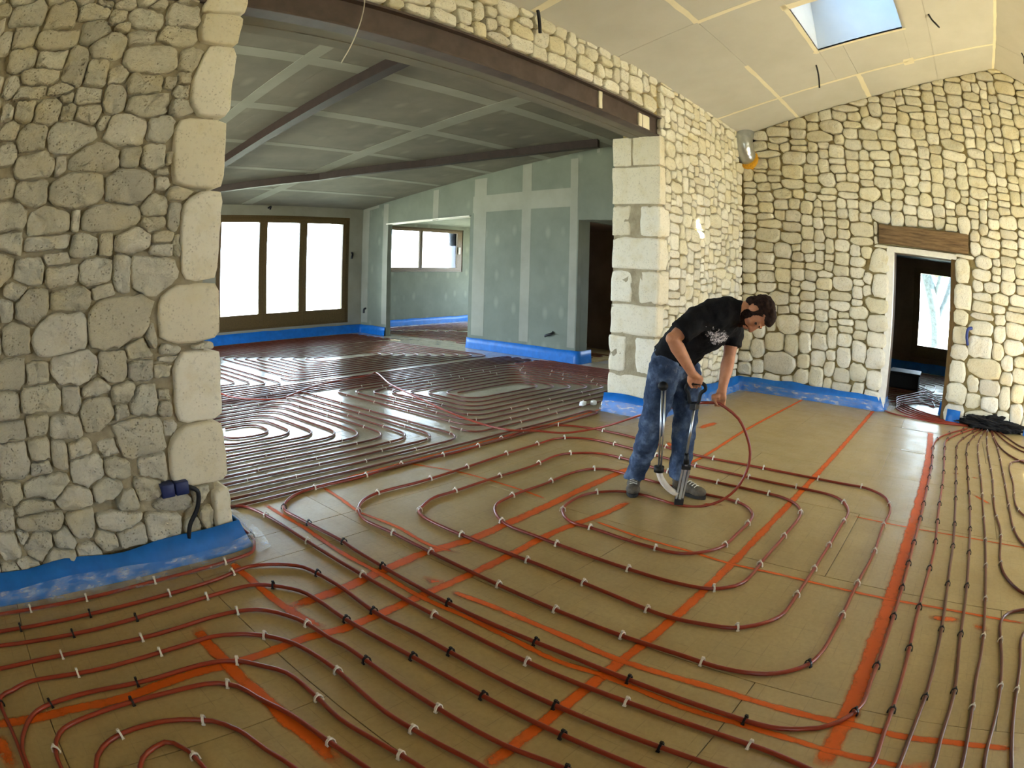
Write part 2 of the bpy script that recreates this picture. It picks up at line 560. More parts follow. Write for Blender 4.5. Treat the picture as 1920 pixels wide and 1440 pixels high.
PAINT_LINES = [
    (55,[(832,94),(393,98),(236,97),(161,98),(103,96)]),
    (85,[(753,4),(624,1),(516,1),(448,2),(391,3),(325,3),(281,3),(237,3),(202,2),(181,2),(160,3)]),
    (40,[(837,199),(604,203),(464,199),(426,206)]),
    (75,[(416,231),(358,231),(290,228),(259,227),(235,226),(200,230),(170,228),(144,225),(113,225)]),
    (60,[(348,193),(322,193),(274,199),(233,197),(208,196),(189,196),(169,196),(142,195),(123,195),(109,198),(80,198),(68,199),(44,200),(17,197),(-5,198),(-27,197),(-56,198)]),
    (50,[(112,287),(112,256),(113,221),(117,199)]),
    (65,[(68,234),(67,217),(68,199),(68,188),(69,177),(70,154),(71,138),(70,124)]),
    (34,[(169,351),(169,333),(170,303),(168,259),(169,226),(168,195),(170,168),(170,143),(169,119),(172,97),(171,62),(172,41),(172,19),(171,2),(171,-18),(170,-34)]),
    (40,[(182,192),(185,167),(186,132),(185,106),(185,96),(187,71),(188,56),(188,33),(188,14),(189,-2),(188,-26),(189,-47),(189,-84)]),
    (30,[(219,359),(215,326),(211,301),(214,269),(211,235),(216,215)]),
    (26,[(304,196),(299,154),(299,127),(297,98),(299,70),(299,53),(299,5),(300,-32),(298,-90)]),
    (22,[(413,51),(412,24),(412,2),(413,-44),(412,-100)]),
    (24,[(300,361),(315,315),(317,262),(314,234)]),
    (34,[(239,361),(299,362),(406,364),(484,364),(596,367)]),
    (80,[(572,245),(615,240)]),
    (55,[(288,-21),(289,-32),(291,-43)]),
    (70,[(291,-51),(287,-55),(282,-61)]),
    (60,[(576,-28),(581,-36)]),
    (50,[(574,-47),(575,-60)]),
    (40,[(521,-48),(498,-69)]),
    (60,[(171,-30),(173,-43)]),
    (50,[(184,210),(183,203),(188,196)]),
    (80,[(-49,192),(-48,182),(-46,169)]),
    (60,[(506,246),(487,229)]),
    (60,[(912,103),(945,98),(930,84)]),
    (40,[(373,153),(381,136)]),
]
MAN = {
    'belt': (3.757,1.809,0.964),
    'pelvis': (3.769,1.831,0.884),
    'mid': (3.748,1.713,1.067),
    'chest': (3.736,1.578,1.168),
    'upper': (3.727,1.483,1.247),
    'neckb': (3.737,1.417,1.279),
    'neckt': (3.742,1.338,1.297),
    'head': (3.781,1.257,1.285),
    'rsh': (3.573,1.57,1.227),
    'relb': (3.412,1.673,1.1),
    'rwri': (3.561,1.595,0.889),
    'rhand': (3.611,1.583,0.816),
    'lsh': (3.932,1.473,1.16),
    'lelb': (3.896,1.478,0.977),
    'lwri': (3.789,1.47,0.766),
    'lhand': (3.768,1.467,0.692),
    'rhip': (3.666,1.837,0.893),
    'rknee': (3.64,1.89,0.516),
    'rank': (3.724,2.037,0.094),
    'lhip': (3.871,1.78,0.835),
    'lknee': (3.79,1.72,0.507),
    'lank': (3.84,1.753,0.124),
    'rheel': (3.829,2.111,0.0),
    'rtoe': (3.508,1.922,0.0),
    'lheel': (3.972,1.807,-0.0),
    'ltoe': (3.837,1.576,0.0),
    't_knob': (3.529,1.776,0.773),
    't_rodb': (3.537,1.759,0.263),
    't_collar': (3.536,1.761,0.242),
    't_tub1': (3.545,1.743,0.183),
    't_tub2': (3.564,1.702,0.128),
    't_tub3': (3.592,1.645,0.08),
    't_hl': (3.601,1.627,0.752),
    't_hr': (3.637,1.554,0.758),
    't_hb': (3.621,1.586,0.685),
    't_ht': (3.621,1.587,0.809),
    't_s1': (3.61,1.608,0.344),
    't_b0': (3.614,1.601,0.293),
    't_b1': (3.604,1.622,0.01),
    'arc': [(3.717,1.571,0.683),(3.76,1.466,0.686),(3.772,1.423,0.663),(3.803,1.34,0.601),(3.824,1.279,0.501),(3.834,1.24,0.381),(3.822,1.246,0.256),(3.79,1.295,0.134),(3.739,1.381,0.048),(3.67,1.503,0.004),(3.591,1.587,0.02)],
    'rise': [(4.577,3.262,0.03),(4.698,2.941,0.12),(4.6,2.49,0.32),(4.162,1.999,0.52)],
    'arc0': (3.717,1.571,0.683),
    'arc1': (3.76,1.466,0.686),
    'print': (3.664,1.452,1.107),
}
LEFT_STONES = [[-110,2876,244,144,0],[113,2853,196,197,0],[311,2865,190,88,0],[476,2834,98,76,0],[653,2831,217,120,0],[881,2870,207,157,0],[871,2743,215,102,0],[648,2721,161,84,0],[525,2776,86,53,0],[356,2752,153,127,0],[125,2709,249,104,0],[-96,2727,167,126,0],[-206,2706,98,105,0],[-51,2608,151,121,0],[134,2587,178,90,0],[292,2547,141,189,0],[458,2658,204,144,0],[725,2593,307,154,0],[977,2598,128,125,0],[71,2498,246,78,0],[-88,2451,139,96,0],[428,2516,138,148,0],[556,2492,116,84,0],[722,2451,209,108,0],[878,2467,78,60,0],[959,2492,84,71,0],[955,2421,94,69,0],[23,2410,202,76,17],[226,2423,130,48,0],[400,2381,147,81,0],[565,2370,114,134,0],[780,2335,239,115,26],[960,2326,136,78,0],[280,2374,74,47,0],[34,2321,100,111,0],[183,2308,140,120,0],[302,2299,84,79,0],[425,2286,136,93,0],[-84,2312,80,83,0],[-41,2228,112,81,0],[115,2177,162,125,0],[343,2170,261,153,0],[517,2238,62,55,0],[648,2191,226,148,0],[857,2212,134,132,0],[-26,2103,99,88,0],[157,2034,202,131,0],[505,2057,297,125,0],[309,2029,62,96,0],[697,2062,112,99,0],[846,2062,143,119,0],[926,2052,41,46,0],[900,1984,71,31,0],[417,1907,307,164,0],[710,1910,253,159,0],[906,1925,81,54,0],[154,1910,179,128,0],[2,1939,87,76,0],[1003,1871,123,63,0],[865,1809,131,97,0],[51,1805,160,117,0],[268,1763,216,117,0],[427,1757,50,93,0],[623,1760,322,120,0],[861,1726,111,70,0],[986,1758,56,125,0],[271,1667,267,58,0],[52,1669,138,98,0],[475,1637,141,92,0],[605,1637,70,102,0],[755,1647,170,103,0],[921,1654,101,52,0],[919,1588,111,61,0],[1009,1611,40,88,0],[705,2930,98,68,0],[504,2931,143,67,0],[898,2965,121,46,0],[371,2927,100,56,0],[153,1529,208,114,0],[354,1500,182,90,0],[555,1497,170,117,0],[701,1479,100,169,0],[871,1486,252,181,0],[326,1581,132,49,0],[92,1462,115,89,0],[34,1371,84,96,0],[191,1375,196,154,0],[410,1384,242,107,0],[601,1414,140,67,0],[685,1260,351,245,0],[351,1241,304,196,0],[82,1232,168,137,0],[785,1123,131,94,0],[416,1060,243,157,0],[640,1053,150,160,0],[795,1018,141,86,0],[916,1001,96,56,0],[44,1086,158,137,0],[205,1063,124,97,0],[219,950,227,131,0],[9,934,128,122,0],[383,930,101,141,0],[540,957,151,75,0],[690,918,131,94,0],[523,844,172,144,0],[797,861,152,130,0],[916,810,71,70,0],[912,882,61,44,0],[670,825,71,77,0],[171,829,135,91,0],[334,791,174,117,0],[726,693,348,176,0],[937,707,72,62,0],[18,820,182,90,0],[6,672,162,176,0],[167,710,126,92,0],[284,677,93,161,0],[395,678,123,85,0],[428,567,186,166,0],[596,559,123,106,0],[154,616,116,68,0],[179,533,243,112,0],[-49,530,109,103,0],[324,447,209,97,0],[520,461,155,98,0],[817,514,135,136,0],[771,427,125,119,0],[904,316,191,85,0],[1074,342,86,86,0],[77,431,216,70,0],[633,376,104,91,0],[967,1097,91,52,0],[1154,1101,93,32,0],[955,1058,91,34,0],[859,1176,50,94,0],[586,659,122,69,0],[-115,395,101,87,0],[82,365,304,98,0],[334,305,169,118,0],[547,276,252,102,0],[-143,269,125,117,0],[-39,300,77,53,0],[38,231,165,146,0],[219,248,118,91,0],[464,204,127,103,0],[617,194,158,95,0],[349,146,128,85,0],[148,158,185,74,0],[820,213,180,135,0],[1006,133,87,119,0],[1118,192,120,109,0],[-49,158,123,46,0]]
LEFT_QUOINS = [[1116,2856,256,275],[1125,2490,239,411],[1097,2085,295,372],[1140,1663,208,439],[1081,1270,326,278],[1116,905,256,351],[1085,527,319,346],[1165,195,159,283],[1090,2960,310,260],[1060,3240,370,270],[1110,3490,270,200]]
WIRE = [(2.035,3.0,3.214),(2.041,3.0,3.132),(2.026,3.0,2.996),(1.985,3.0,2.845),(1.924,3.0,2.7)]
RAFTER_PTS = [(7.97,5.22),(7.59,6.45),(6.92,7.88),(5.81,9.45),(4.37,10.71),(3.07,11.84)]

# ------------------------------------------------------------------ rubble masonry
def clip(poly, nx, ny, c):
    """keep the points with nx*x+ny*y <= c"""
    out = []
    m = len(poly)
    for i in range(m):
        p, q = poly[i], poly[(i + 1) % m]
        dp, dq = nx * p[0] + ny * p[1] - c, nx * q[0] + ny * q[1] - c
        if dp <= 0:
            out.append(p)
        if (dp < 0 < dq) or (dq < 0 < dp):
            t = dp / (dp - dq)
            out.append((p[0] + (q[0] - p[0]) * t, p[1] + (q[1] - p[1]) * t))
    return out


def resample(poly, n):
    m = len(poly)
    L = [math.dist(poly[i], poly[(i + 1) % m]) for i in range(m)]
    tot = sum(L)
    out, acc, i = [], 0.0, 0
    for k in range(n):
        t = tot * k / n
        while acc + L[i] < t:
            acc += L[i]
            i += 1
        f = (t - acc) / max(L[i], 1e-9)
        p, q = poly[i], poly[(i + 1) % m]
        out.append((p[0] + (q[0] - p[0]) * f, p[1] + (q[1] - p[1]) * f))
    return out


def stone_polys(rects, gap, grow, n, rng, planes=(), jit=0.05, pow_=(.3, .8)):
    """outlines of stones seeded by rectangles (cx, cy, w, h, rot), each cut back against its neighbours"""
    res = []
    cell = {}
    for i, r in enumerate(rects):
        cell.setdefault((int(r[0] // 0.5), int(r[1] // 0.5)), []).append(i)
    for i, (cx, cy, w, h, rot) in enumerate(rects):
        a, b = w / 2 * grow, h / 2 * grow
        e = rng.uniform(*pow_)
        co, si = math.cos(rot), math.sin(rot)
        poly = []
        for k in range(20):
            g = 2 * PI * k / 20
            c, s = math.cos(g), math.sin(g)
            x = a * math.copysign(abs(c) ** e, c)
            y = b * math.copysign(abs(s) ** e, s)
            poly.append((cx + x * co - y * si, cy + x * si + y * co))
        gx, gy = int(cx // 0.5), int(cy // 0.5)
        for ax in (-1, 0, 1):
            for ay in (-1, 0, 1):
                for j in cell.get((gx + ax, gy + ay), ()):
                    if j == i:
                        continue
                    X, Y, W, H, R = rects[j]
                    dx, dy = X - cx, Y - cy
                    if abs(dx) > (w + W) * 0.9 + .02 or abs(dy) > (h + H) * 0.9 + .02:
                        continue
                    qx, qy = abs(dx) / (w + W), abs(dy) / (h + H)
                    px_, py_ = qx ** 1.7, qy ** 1.7
                    nx, ny = math.copysign(px_ / (px_ + py_), dx), math.copysign(py_ / (px_ + py_), dy)
                    l = math.hypot(nx, ny)
                    nx, ny = nx / l, ny / l
                    ei = abs(nx) * w + abs(ny) * h
                    ej = abs(nx) * W + abs(ny) * H
                    d = nx * dx + ny * dy
                    t = d * ei / (ei + ej) - gap / 2
                    poly = clip(poly, nx, ny, nx * cx + ny * cy + t)
                    if len(poly) < 3:
                        break
                if len(poly) < 3:
                    break
            if len(poly) < 3:
                break
        for (nx, ny, c) in planes:
            if len(poly) >= 3:
                poly = clip(poly, nx, ny, c)
        if len(poly) < 3:
            res.append(None)
            continue
        ar = 0.5 * abs(sum(poly[k][0] * poly[(k + 1) % len(poly)][1] - poly[(k + 1) % len(poly)][0] * poly[k][1] for k in range(len(poly))))
        if ar < 0.0009:
            res.append(None)
            continue
        poly = resample(poly, n)
        for _ in range(1):
            poly = [((p[0] * 6 + q[0] + r_[0]) / 8, (p[1] * 6 + q[1] + r_[1]) / 8) for p, q, r_ in zip(poly, poly[1:] + poly[:1], poly[-1:] + poly[:-1])]
        s = min(w, h) * jit
        poly = [(p[0] + rng.uniform(-s, s), p[1] + rng.uniform(-s, s)) for p in poly]
        res.append((poly, ar))
    return res


def stone_geo(poly, place, back, front, rng, rings=3, rough=0.006):
    """a rubble stone: outline set back in the joint, rounded shoulder, uneven face"""
    n = len(poly)
    cx = sum(p[0] for p in poly) / n
    cy = sum(p[1] for p in poly) / n
    size = min(max(p[0] for p in poly) - min(p[0] for p in poly), max(p[1] for p in poly) - min(p[1] for p in poly))
    sh = min(0.016, size * 0.11)
    seed = Vector((rng.uniform(0, 99), rng.uniform(0, 99), rng.uniform(0, 99)))
    prof = [(0.0, back), (0.0, front * 0.5)]
    if rings >= 4:
        prof += [(sh * 0.4, front * 0.86), (sh, front), (size * 0.26, front * 1.03)]
    else:
        prof += [(sh * 0.7, front * 0.95), (size * 0.24, front * 1.03)]
    tx, ty = rng.uniform(-.10, .10), rng.uniform(-.10, .10)
    V, F = [], []
    for inset, d in prof:
        for p in poly:
            dx, dy = p[0] - cx, p[1] - cy
            l = math.hypot(dx, dy) or 1e-6
            k = max(0.12, 1 - inset / l)
            u, v = cx + dx * k, cy + dy * k
            e = 0.0
            if d > 0:
                q = Vector((u * 14, v * 14, 0)) + seed
                e = noise.noise(q) * rough * 1.6 + noise.noise(q * 2.7) * rough
                e += (dx * k * tx + dy * k * ty) * min(1, d / max(front, 1e-4))
            V.append(place(u, v, d + e))
    e = noise.noise(seed) * rough
    V.append(place(cx, cy, prof[-1][1] * 1.02 + e))
    for r in range(len(prof) - 1):
        for k in range(n):
            k2 = (k + 1) % n
            F.append((r * n + k, r * n + k2, (r + 1) * n + k2, (r + 1) * n + k))
    b = (len(prof) - 1) * n
    for k in range(n):
        F.append((b + k, b + (k + 1) % n, len(V) - 1))
    return V, F


def lay_stones(name, stones, place, parent, mat, back, front, rng, rings, most, flip=False, rough=0.006):
    """each stone an object under the wall; past MOST of them the smallest are joined into one"""
    order = sorted((s for s in stones if s), key=lambda s: -s[1])
    V2, F2 = [], []
    for i, (poly, ar) in enumerate(order):
        V, F = stone_geo(poly, place, back, front * rng.uniform(0.65, 1.15), rng, rings, rough)
        if flip:
            F = [tuple(reversed(f)) for f in F]
        if i < most:
            raw(name, V, F, mat, parent, True)
        else:
            b = len(V2)
            V2 += V
            F2 += [tuple(k + b for k in f) for f in F]
    if V2:
        tag(raw('small_stones', V2, F2, mat, parent, True), kind='stuff')


def pack(u0, u1, v0, v1, unit, rng, big, block=()):
    """rows of unequal rubble: rectangles of whole units, scanned up from the bottom"""
    nu, nv = int((u1 - u0) / unit), int((v1 - v0) / unit)
    occ = [[False] * nv for _ in range(nu)]
    for (a, b, c, d) in block:
        for i in range(nu):
            for j in range(nv):
                x, y = u0 + (i + .5) * unit, v0 + (j + .5) * unit
                if a < x < b and c < y < d:
                    occ[i][j] = True
    out = []
    for j in range(nv):
        for i in range(nu):
            if occ[i][j]:
                continue
            w, h = big(rng, u0 + i * unit, v0 + j * unit)
            run = 0
            while i + run < nu and not occ[i + run][j]:
                run += 1
            if run - w < 3:
                w = run if run <= w + 2 else max(3, run // 2)
            ww = 0
            while ww < w and i + ww < nu and not occ[i + ww][j]:
                ww += 1
            hh = 1
            while hh < h and j + hh < nv and all(not occ[i + k][j + hh] for k in range(ww)):
                hh += 1
            for k in range(ww):
                for m in range(hh):
                    occ[i + k][j + m] = True
            cx, cy = u0 + (i + ww / 2) * unit, v0 + (j + hh / 2) * unit
            wx = noise.noise(Vector((cx * 1.7, cy * 1.7, 3))) * 0.05
            wy = noise.noise(Vector((cx * 1.3, cy * 1.9, 9))) * 0.05
            wx += rng.uniform(-.22, .22) * unit
            wy += rng.uniform(-.3, .3) * unit
            out.append((cx + wx, cy + wy, ww * unit * rng.uniform(.78, 1.12), hh * unit * rng.uniform(.78, 1.12), rng.uniform(-.22, .22)))
    return out


def block_geo(bm, x0, x1, y0, y1, z0, z1, rng, bev=0.02, rough=0.006, cuts=3):
    """a dressed block with chipped, uneven faces"""
    t = bmesh.new()
    box(t, x0, x1, y0, y1, z0, z1)
    bmesh.ops.bevel(t, geom=t.edges[:], offset=bev, segments=2, affect='EDGES', profile=0.6)
    big = [e for e in t.edges if e.calc_length() > 0.09]
    bmesh.ops.subdivide_edges(t, edges=big, cuts=cuts, use_grid_fill=True)
    sd = Vector((rng.uniform(0, 50), rng.uniform(0, 50), 0))
    t.normal_update()
    mv = []
    for v in t.verts:
        k = noise.noise(v.co * 7 + sd) * rough * 1.5 + noise.noise(v.co * 19 + sd) * rough
        mv.append(v.co + v.normal * k)
    for v, c in zip(t.verts, mv):
        v.co = c
    me = bpy.data.meshes.new('tmp')
    t.to_mesh(me)
    t.free()
    bm.from_mesh(me)
    bpy.data.meshes.remove(me)


RIDGE_Y, EAVE, SLOPE = -1.13, 3.6, 0.306
def roof(y):
    return EAVE + SLOPE * (3.05 - y) if y >= RIDGE_Y else EAVE + SLOPE * (3.05 - RIDGE_Y) - SLOPE * (RIDGE_Y - y)


# ------------------------------------------------------------------ the setting: ground, floor, walls
bm = bmesh.new()
box(bm, -40, 60, -40, 60, -0.5, -0.30)
tag(obj('ground', bm, DUST), kind='structure')
bm = bmesh.new()
box(bm, -4.2, 15.0, -5.6, 13.4, -0.29, -0.031)
floor = tag(obj('floor', bm, SLAB), kind='structure')

# insulation boards under the printed film, 1.1 m wide, staggered, butt joints left open
rb = random.Random(4)
bm_cache = {}


def floor_board(x0, x1, y0, y1, mat):
    w, l = round(x1 - x0 - .003, 3), round(y1 - y0 - .003, 3)
    if w < .05 or l < .05:
        return
    if (w, l, mat.name) not in bm_cache:
        b = bmesh.new()
        box(b, 0, w, 0, l, -0.03, 0, 0.0015)
        me = bpy.data.meshes.new('insulation_board')
        b.to_mesh(me)
        b.free()
        bm_cache[(w, l, mat.name)] = me
    o = link('insulation_board', bm_cache[(w, l, mat.name)], mat, floor)
    o.location = (x0 + .0015, y0 + .0015, rb.uniform(-.0012, 0.0))


def board_field(x0, x1, y0, y1, off, mat=None):
    xs = [x0] + [5.3 + 1.1 * k for k in range(-9, 9) if x0 + .1 < 5.3 + 1.1 * k < x1 - .1] + [x1]
    for i, (a, b) in enumerate(zip(xs, xs[1:])):
        y = y0 - (off * (i % 2))
        while y < y1:
            floor_board(a, b, max(y, y0), min(y + 2.3, y1), mat or BOARD)
            y += 2.3


board_field(-4.0, 8.4, -5.3, 3.05, 1.15)
board_field(1.24, 5.8, 3.05, 3.6, 0.0)
board_field(-2.0, 8.9, 3.6, 12.4, 1.15, BOARD_A)
board_field(8.9, 14.4, 8.5, 13.1, 0.6, BOARD_A)
board_field(8.4, 8.95, -0.15, 0.88, 0.0)
board_field(8.95, 14.0, -2.0, 3.0, 1.0, BOARD_A)
board_field(8.9, 10.6, 5.9, 8.2, 0.0)

# left pier (wall between the main room and the annex)
bm = bmesh.new()
box(bm, -4.2, 1.17, 3.062, 3.6, -0.03, 3.7)
wall_left = tag(obj('wall_left', bm, MORTAR_L), kind='structure')
rng = random.Random(11)
pl_left = lambda u, v, d: (u, 3.05 - d, v)
lp = [(a / 1000, b / 1000, c / 1000, d / 1000, e / 100) for a, b, c, d, e in LEFT_STONES]
qn = [(a / 1000, b / 1000, c / 1000, d / 1000, 0.0) for a, b, c, d in LEFT_QUOINS]
x_lo = -0.36
lp += [r for r in pack(-1.7, 0.25, 0.0, 3.65, 0.05, rng, lambda g, u, v: (g.choice((3, 3, 4, 5, 6)), g.choice((2, 2, 3, 4)))) if not any(abs(r[0] - q[0]) < q[2] / 2 + r[2] * .2 and abs(r[1] - q[1]) < q[3] / 2 + r[3] * .2 for q in lp) and r[1] < 2.95]
lp += [r for r in pack(-1.7, 1.15, 2.93, 3.62, 0.05, rng, lambda g, u, v: (g.choice((3, 4, 5)), g.choice((2, 2, 3))))]
polys = stone_polys(lp + qn, 0.010, 1.32, 26, rng, [(0, 1, 3.62), (1, 0, 1.255), (0, -1, 0.0)], 0.035, (.3, .6))
qpol = stone_polys(qn + lp, 0.010, 1.06, 22, rng, [(0, 1, 3.62), (1, 0, 1.255), (0, -1, 0.0)], 0.015, (.1, .2))
polys = polys[:len(lp)] + qpol[:len(qn)]
lay_stones('stone', polys[:len(lp)], pl_left, wall_left, STONE_L, -0.03, 0.032, rng, 4, 300, True, 0.021)
for p in polys[len(lp):]:
    if p:
        V, F = stone_geo(p[0], pl_left, -0.53, 0.03, rng, 4, 0.004)
        raw('corner_stone', V, [tuple(reversed(f)) for f in F], QUOIN, wall_left, True)

# wall over the steel lintel and to the right of the opening
bm = bmesh.new()
box(bm, 0.6, 8.4, 3.075, 3.40, 3.2, 3.75)
box(bm, 6.0, 8.42, 3.075, 3.6, -0.03, 3.21)
wall_center = tag(obj('wall_center', bm, MORTAR_C), kind='structure')
rng = random.Random(23)
big1 = lambda g, u, v: (g.choice((2, 3, 3, 4, 4, 5)), g.choice((2, 2, 3, 3)))
ra = pack(0.9, 5.75, 3.205, 3.62, 0.045, rng, lambda g, u, v: (g.choice((3, 4, 5, 6)), g.choice((2, 3, 3, 4))))
polys = stone_polys(ra, 0.012, 1.36, 14, rng, [(0, 1, 3.63), (0, -1, -3.205)], 0.05)
lay_stones('stone', polys, pl_left, wall_center, STONE, -0.03, 0.035, rng, 4, 130, True)
# dressed jamb of the right pier, course by course; wx = how far each corner stone runs along the wall
courses = [(2.985, 2.655, (0.42,), .12), (2.645, 2.235, (), .14), (2.225, 1.89, (.40, .60), .25), (1.88, 1.535, (), .22), (1.525, 1.18, (.46, .60), .27), (1.17, .84, (), .16), (.83, .44, (.38, .58), .27), (.43, 0.0, (), .30)]
bm = bmesh.new()
box(bm, 5.806, 6.01, 3.06, 3.59, -0.03, 2.97)
obj('mortar', bm, MORTAR_L, wall_center)
jam = []
for (zt, zb, cut, wx) in courses:
    y0, y1 = 3.03, 3.61
    g = 0.008
    edges = [(y0, y1)]
    if len(cut) == 1:
        m = y0 + (y1 - y0) * (1 - cut[0])
        edges = [(y0, m - g), (m + g, y1)]
    elif len(cut) == 2:
        edges = [(y0, y0 + (y1 - y0) * (1 - cut[1])), (y0 + (y1 - y0) * (1 - cut[0]), y1)]
    for k, (a, b) in enumerate(edges):
        bm = bmesh.new()
        block_geo(bm, 5.795, 5.795 + (wx if k == 0 else .24), a, b, zb + .004, zt - .004, rng, 0.034 if zt < 2.3 else 0.010, 0.012 if zt < 2.3 else .006)
        obj('corner_stone', bm, QUOIN, wall_center, True)
    jam.append((5.7, 5.795 + wx, zb, zt))
for p in ((3.28, 2.02, .03, .07), (3.27, 2.12, .028, .05), (3.30, 1.94, .045, .04)):
    bm = bmesh.new()
    block_geo(bm, 5.81, 5.95, p[0] - p[2], p[0] + p[2], p[1] - p[3], p[1] + p[3], rng, .012, .004, 1)
    obj('stone', bm, QUOIN, wall_center, True)
rr = pack(5.85, 8.36, 0.0, 3.62, 0.042, rng, lambda g, u, v: (g.choice((3, 4, 5, 6, 7)), g.choice((2, 2, 3, 4))), jam)
rr = [r for r in rr if not (r[0] > 8.25 and r[1] > 3.2)]
polys = stone_polys(rr, 0.010, 1.36, 14, rng, [(0, 1, 3.62), (1, 0, 8.37)], 0.05)
lay_stones('stone', polys, pl_left, wall_center, STONE, -0.03, 0.026, rng, 3, 160, True)

# gable wall with the doorway (right)
holesB = [(-0.15, 0.88, -0.03, 2.16), (-1.42, -0.36, -0.03, 0.12), (2.82, 3.2, 3.12, 3.8)]
bm = bmesh.new()
wall_grid(bm, -5.4, 3.2, -0.03, 5.0, holesB, lambda a, b, c, d: box(bm, 8.43, 8.95, a, b, c, d))
bmesh.ops.remove_doubles(bm, verts=bm.verts[:], dist=1e-5)
wall_right = tag(obj('wall_right', bm, MORTAR), kind='structure')
rng = random.Random(37)
pl_right = lambda u, v, d: (8.4 - d, u, v)
big2 = lambda g, u, v: (g.choice((4, 5, 6, 7, 9)) if v < .9 else g.choice((3, 4, 4, 5, 6, 7)), g.choice((3, 4, 4, 5, 6)) if v < .9 else g.choice((2, 3, 3, 4)))
blk = [(-0.36, 1.04, 2.14, 2.44), (-0.18, 0.9, 0, 2.2), (-1.40, -0.38, 0, 0.12), (2.82, 3.3, 3.10, 3.9), (0.9, 1.13, 0, 2.16), (-.42, -.17, 0, 2.16)]
rw = pack(-2.3, 3.06, 0.0, 4.95, 0.048, rng, big2, blk)
rw = [r for r in rw if r[1] - r[3] * .3 < roof(r[0]) and not any(a - .01 < r[0] < b + .01 and c - .01 < r[1] < d + .01 for a, b, c, d in blk[:4])]
jb = []
v = 0.0
k = 0
while v < 2.12:
    h = rng.uniform(.2, .36)
    h = min(h, 2.15 - v)
    wl, wr = rng.uniform(.16, .3), rng.uniform(.16, .28)
    jb.append((.91 + wl / 2, v + h / 2, wl, h, 0))
    jb.append((-.16 - wr / 2, v + h / 2, wr, h, 0))
    v += h
rw = [r for r in rw if not any(abs(r[0] - q[0]) < (q[2]) / 2 + .02 and abs(r[1] - q[1]) < q[3] / 2 + .02 for q in jb)]
planes = [(SLOPE, 1, EAVE + SLOPE * 3.05 + .0), (-SLOPE, 1, roof(RIDGE_Y) - SLOPE * RIDGE_Y), (1, 0, 3.04)]
polys = stone_polys(rw + jb, 0.011, 1.42, 14, rng, planes, 0.05)
lay_stones('stone', [p for p, r in zip(polys, rw + jb) if p and not (-.13 < r[0] < .86 and r[1] < 2.1)], pl_right, wall_right, STONE, -0.035, 0.034, rng, 3, 300)

# unseen sides of the main room, with a sunlit doorway and two windows added for light
slab_y('wall_front', -4.4, 8.95, -5.6, -5.3, -0.03, 4.0, WALL_D, [(5.0, 6.25, 0.02, 2.25), (6.8, 8.2, 0.95, 2.05)])
slab_x('wall_rear', -5.6, 3.6, -4.4, -4.1, -0.03, 5.0, WALL_D, [(-4.2, -2.6, 1.0, 2.2)])  # window added behind the camera to lift the left pier

# annex shell
slab_y('wall_back', -2.2, 9.1, 12.4, 12.75, -0.03, 3.6, WALL_K, [(5.05, 8.52, 0.26, 2.73)])
slab_x('wall_annex', 3.6, 12.75, -2.3, -2.0, -0.03, 4.0, WALL_A, [(5.5, 10.5, 0.05, 2.5)])  # side opening added out of view to lighten the annex
# side wall of the annex: runs on above the alcove, solid as a box on its right
def side_x(y): return 8.45 + max(0, (y - 5.9)) * 0.07
bm = bmesh.new()
for (ya, yb, za, zb) in ((3.4, 5.9, 2.35, 3.9), (5.9, 8.52, -0.03, 3.7), (8.52, 11.3, 2.53, 3.6), (11.3, 12.5, -0.03, 3.4)):
    xa, xb = side_x(ya), side_x(yb)
    hexa(bm, [(xa, ya, za), (xa + .12, ya, za), (xb + .12, yb, za), (xb, yb, za)], [(xa, ya, zb), (xa + .12, ya, zb), (xb + .12, yb, zb), (xb, yb, zb)])
box(bm, 8.575, 8.78, 5.90, 5.98, -0.03, 2.36)
box(bm, 8.57, 10.8, 5.80, 5.92, 2.35, 3.9)
wall_side = tag(obj('wall_side', bm, WALL_A), kind='structure')
slab_y('wall_alcove', 8.9, 14.5, 13.1, 13.45, -0.03, 2.95, WALL_A, [(10.08, 13.0, 1.44, 2.66)])
slab_x('wall_alcove_end', 8.4, 13.45, 14.4, 14.6, -0.03, 2.95, WALL_A, [(10.2, 12.3, 0.6, 2.3)])  # end opening added out of view to lighten the alcove
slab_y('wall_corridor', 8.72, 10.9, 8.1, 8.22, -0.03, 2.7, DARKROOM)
slab_x('wall_corridor_end', 3.5, 8.22, 10.7, 10.85, -0.03, 4.0, DARKROOM, [(4.0, 5.4, 1.1, 2.0)])  # opening added, hidden by the pier, to give the passage some light
slab_y('wall_alcove_front', 8.74, 14.6, 8.38, 8.52, -0.03, 2.95, WALL_A)
bm = bmesh.new()
hexa(bm, [(8.67, 8.4, 2.74), (14.6, 8.4, 2.74), (14.6, 13.45, 2.74), (9.0, 13.45, 2.74)], [(8.67, 8.4, 2.9), (14.6, 8.4, 2.9), (14.6, 13.45, 2.9), (9.0, 13.45, 2.9)])
tag(obj('ceiling_alcove', bm, WALL_A), kind='structure')
bm = bmesh.new()
box(bm, 8.70, 10.85, 5.92, 8.22, 2.36, 2.5)
tag(obj('ceiling_corridor', bm, DARKROOM), kind='structure')
slab_y('wall_behind', 8.42, 10.85, 3.4, 3.6, -0.03, 4.0, DARKROOM)

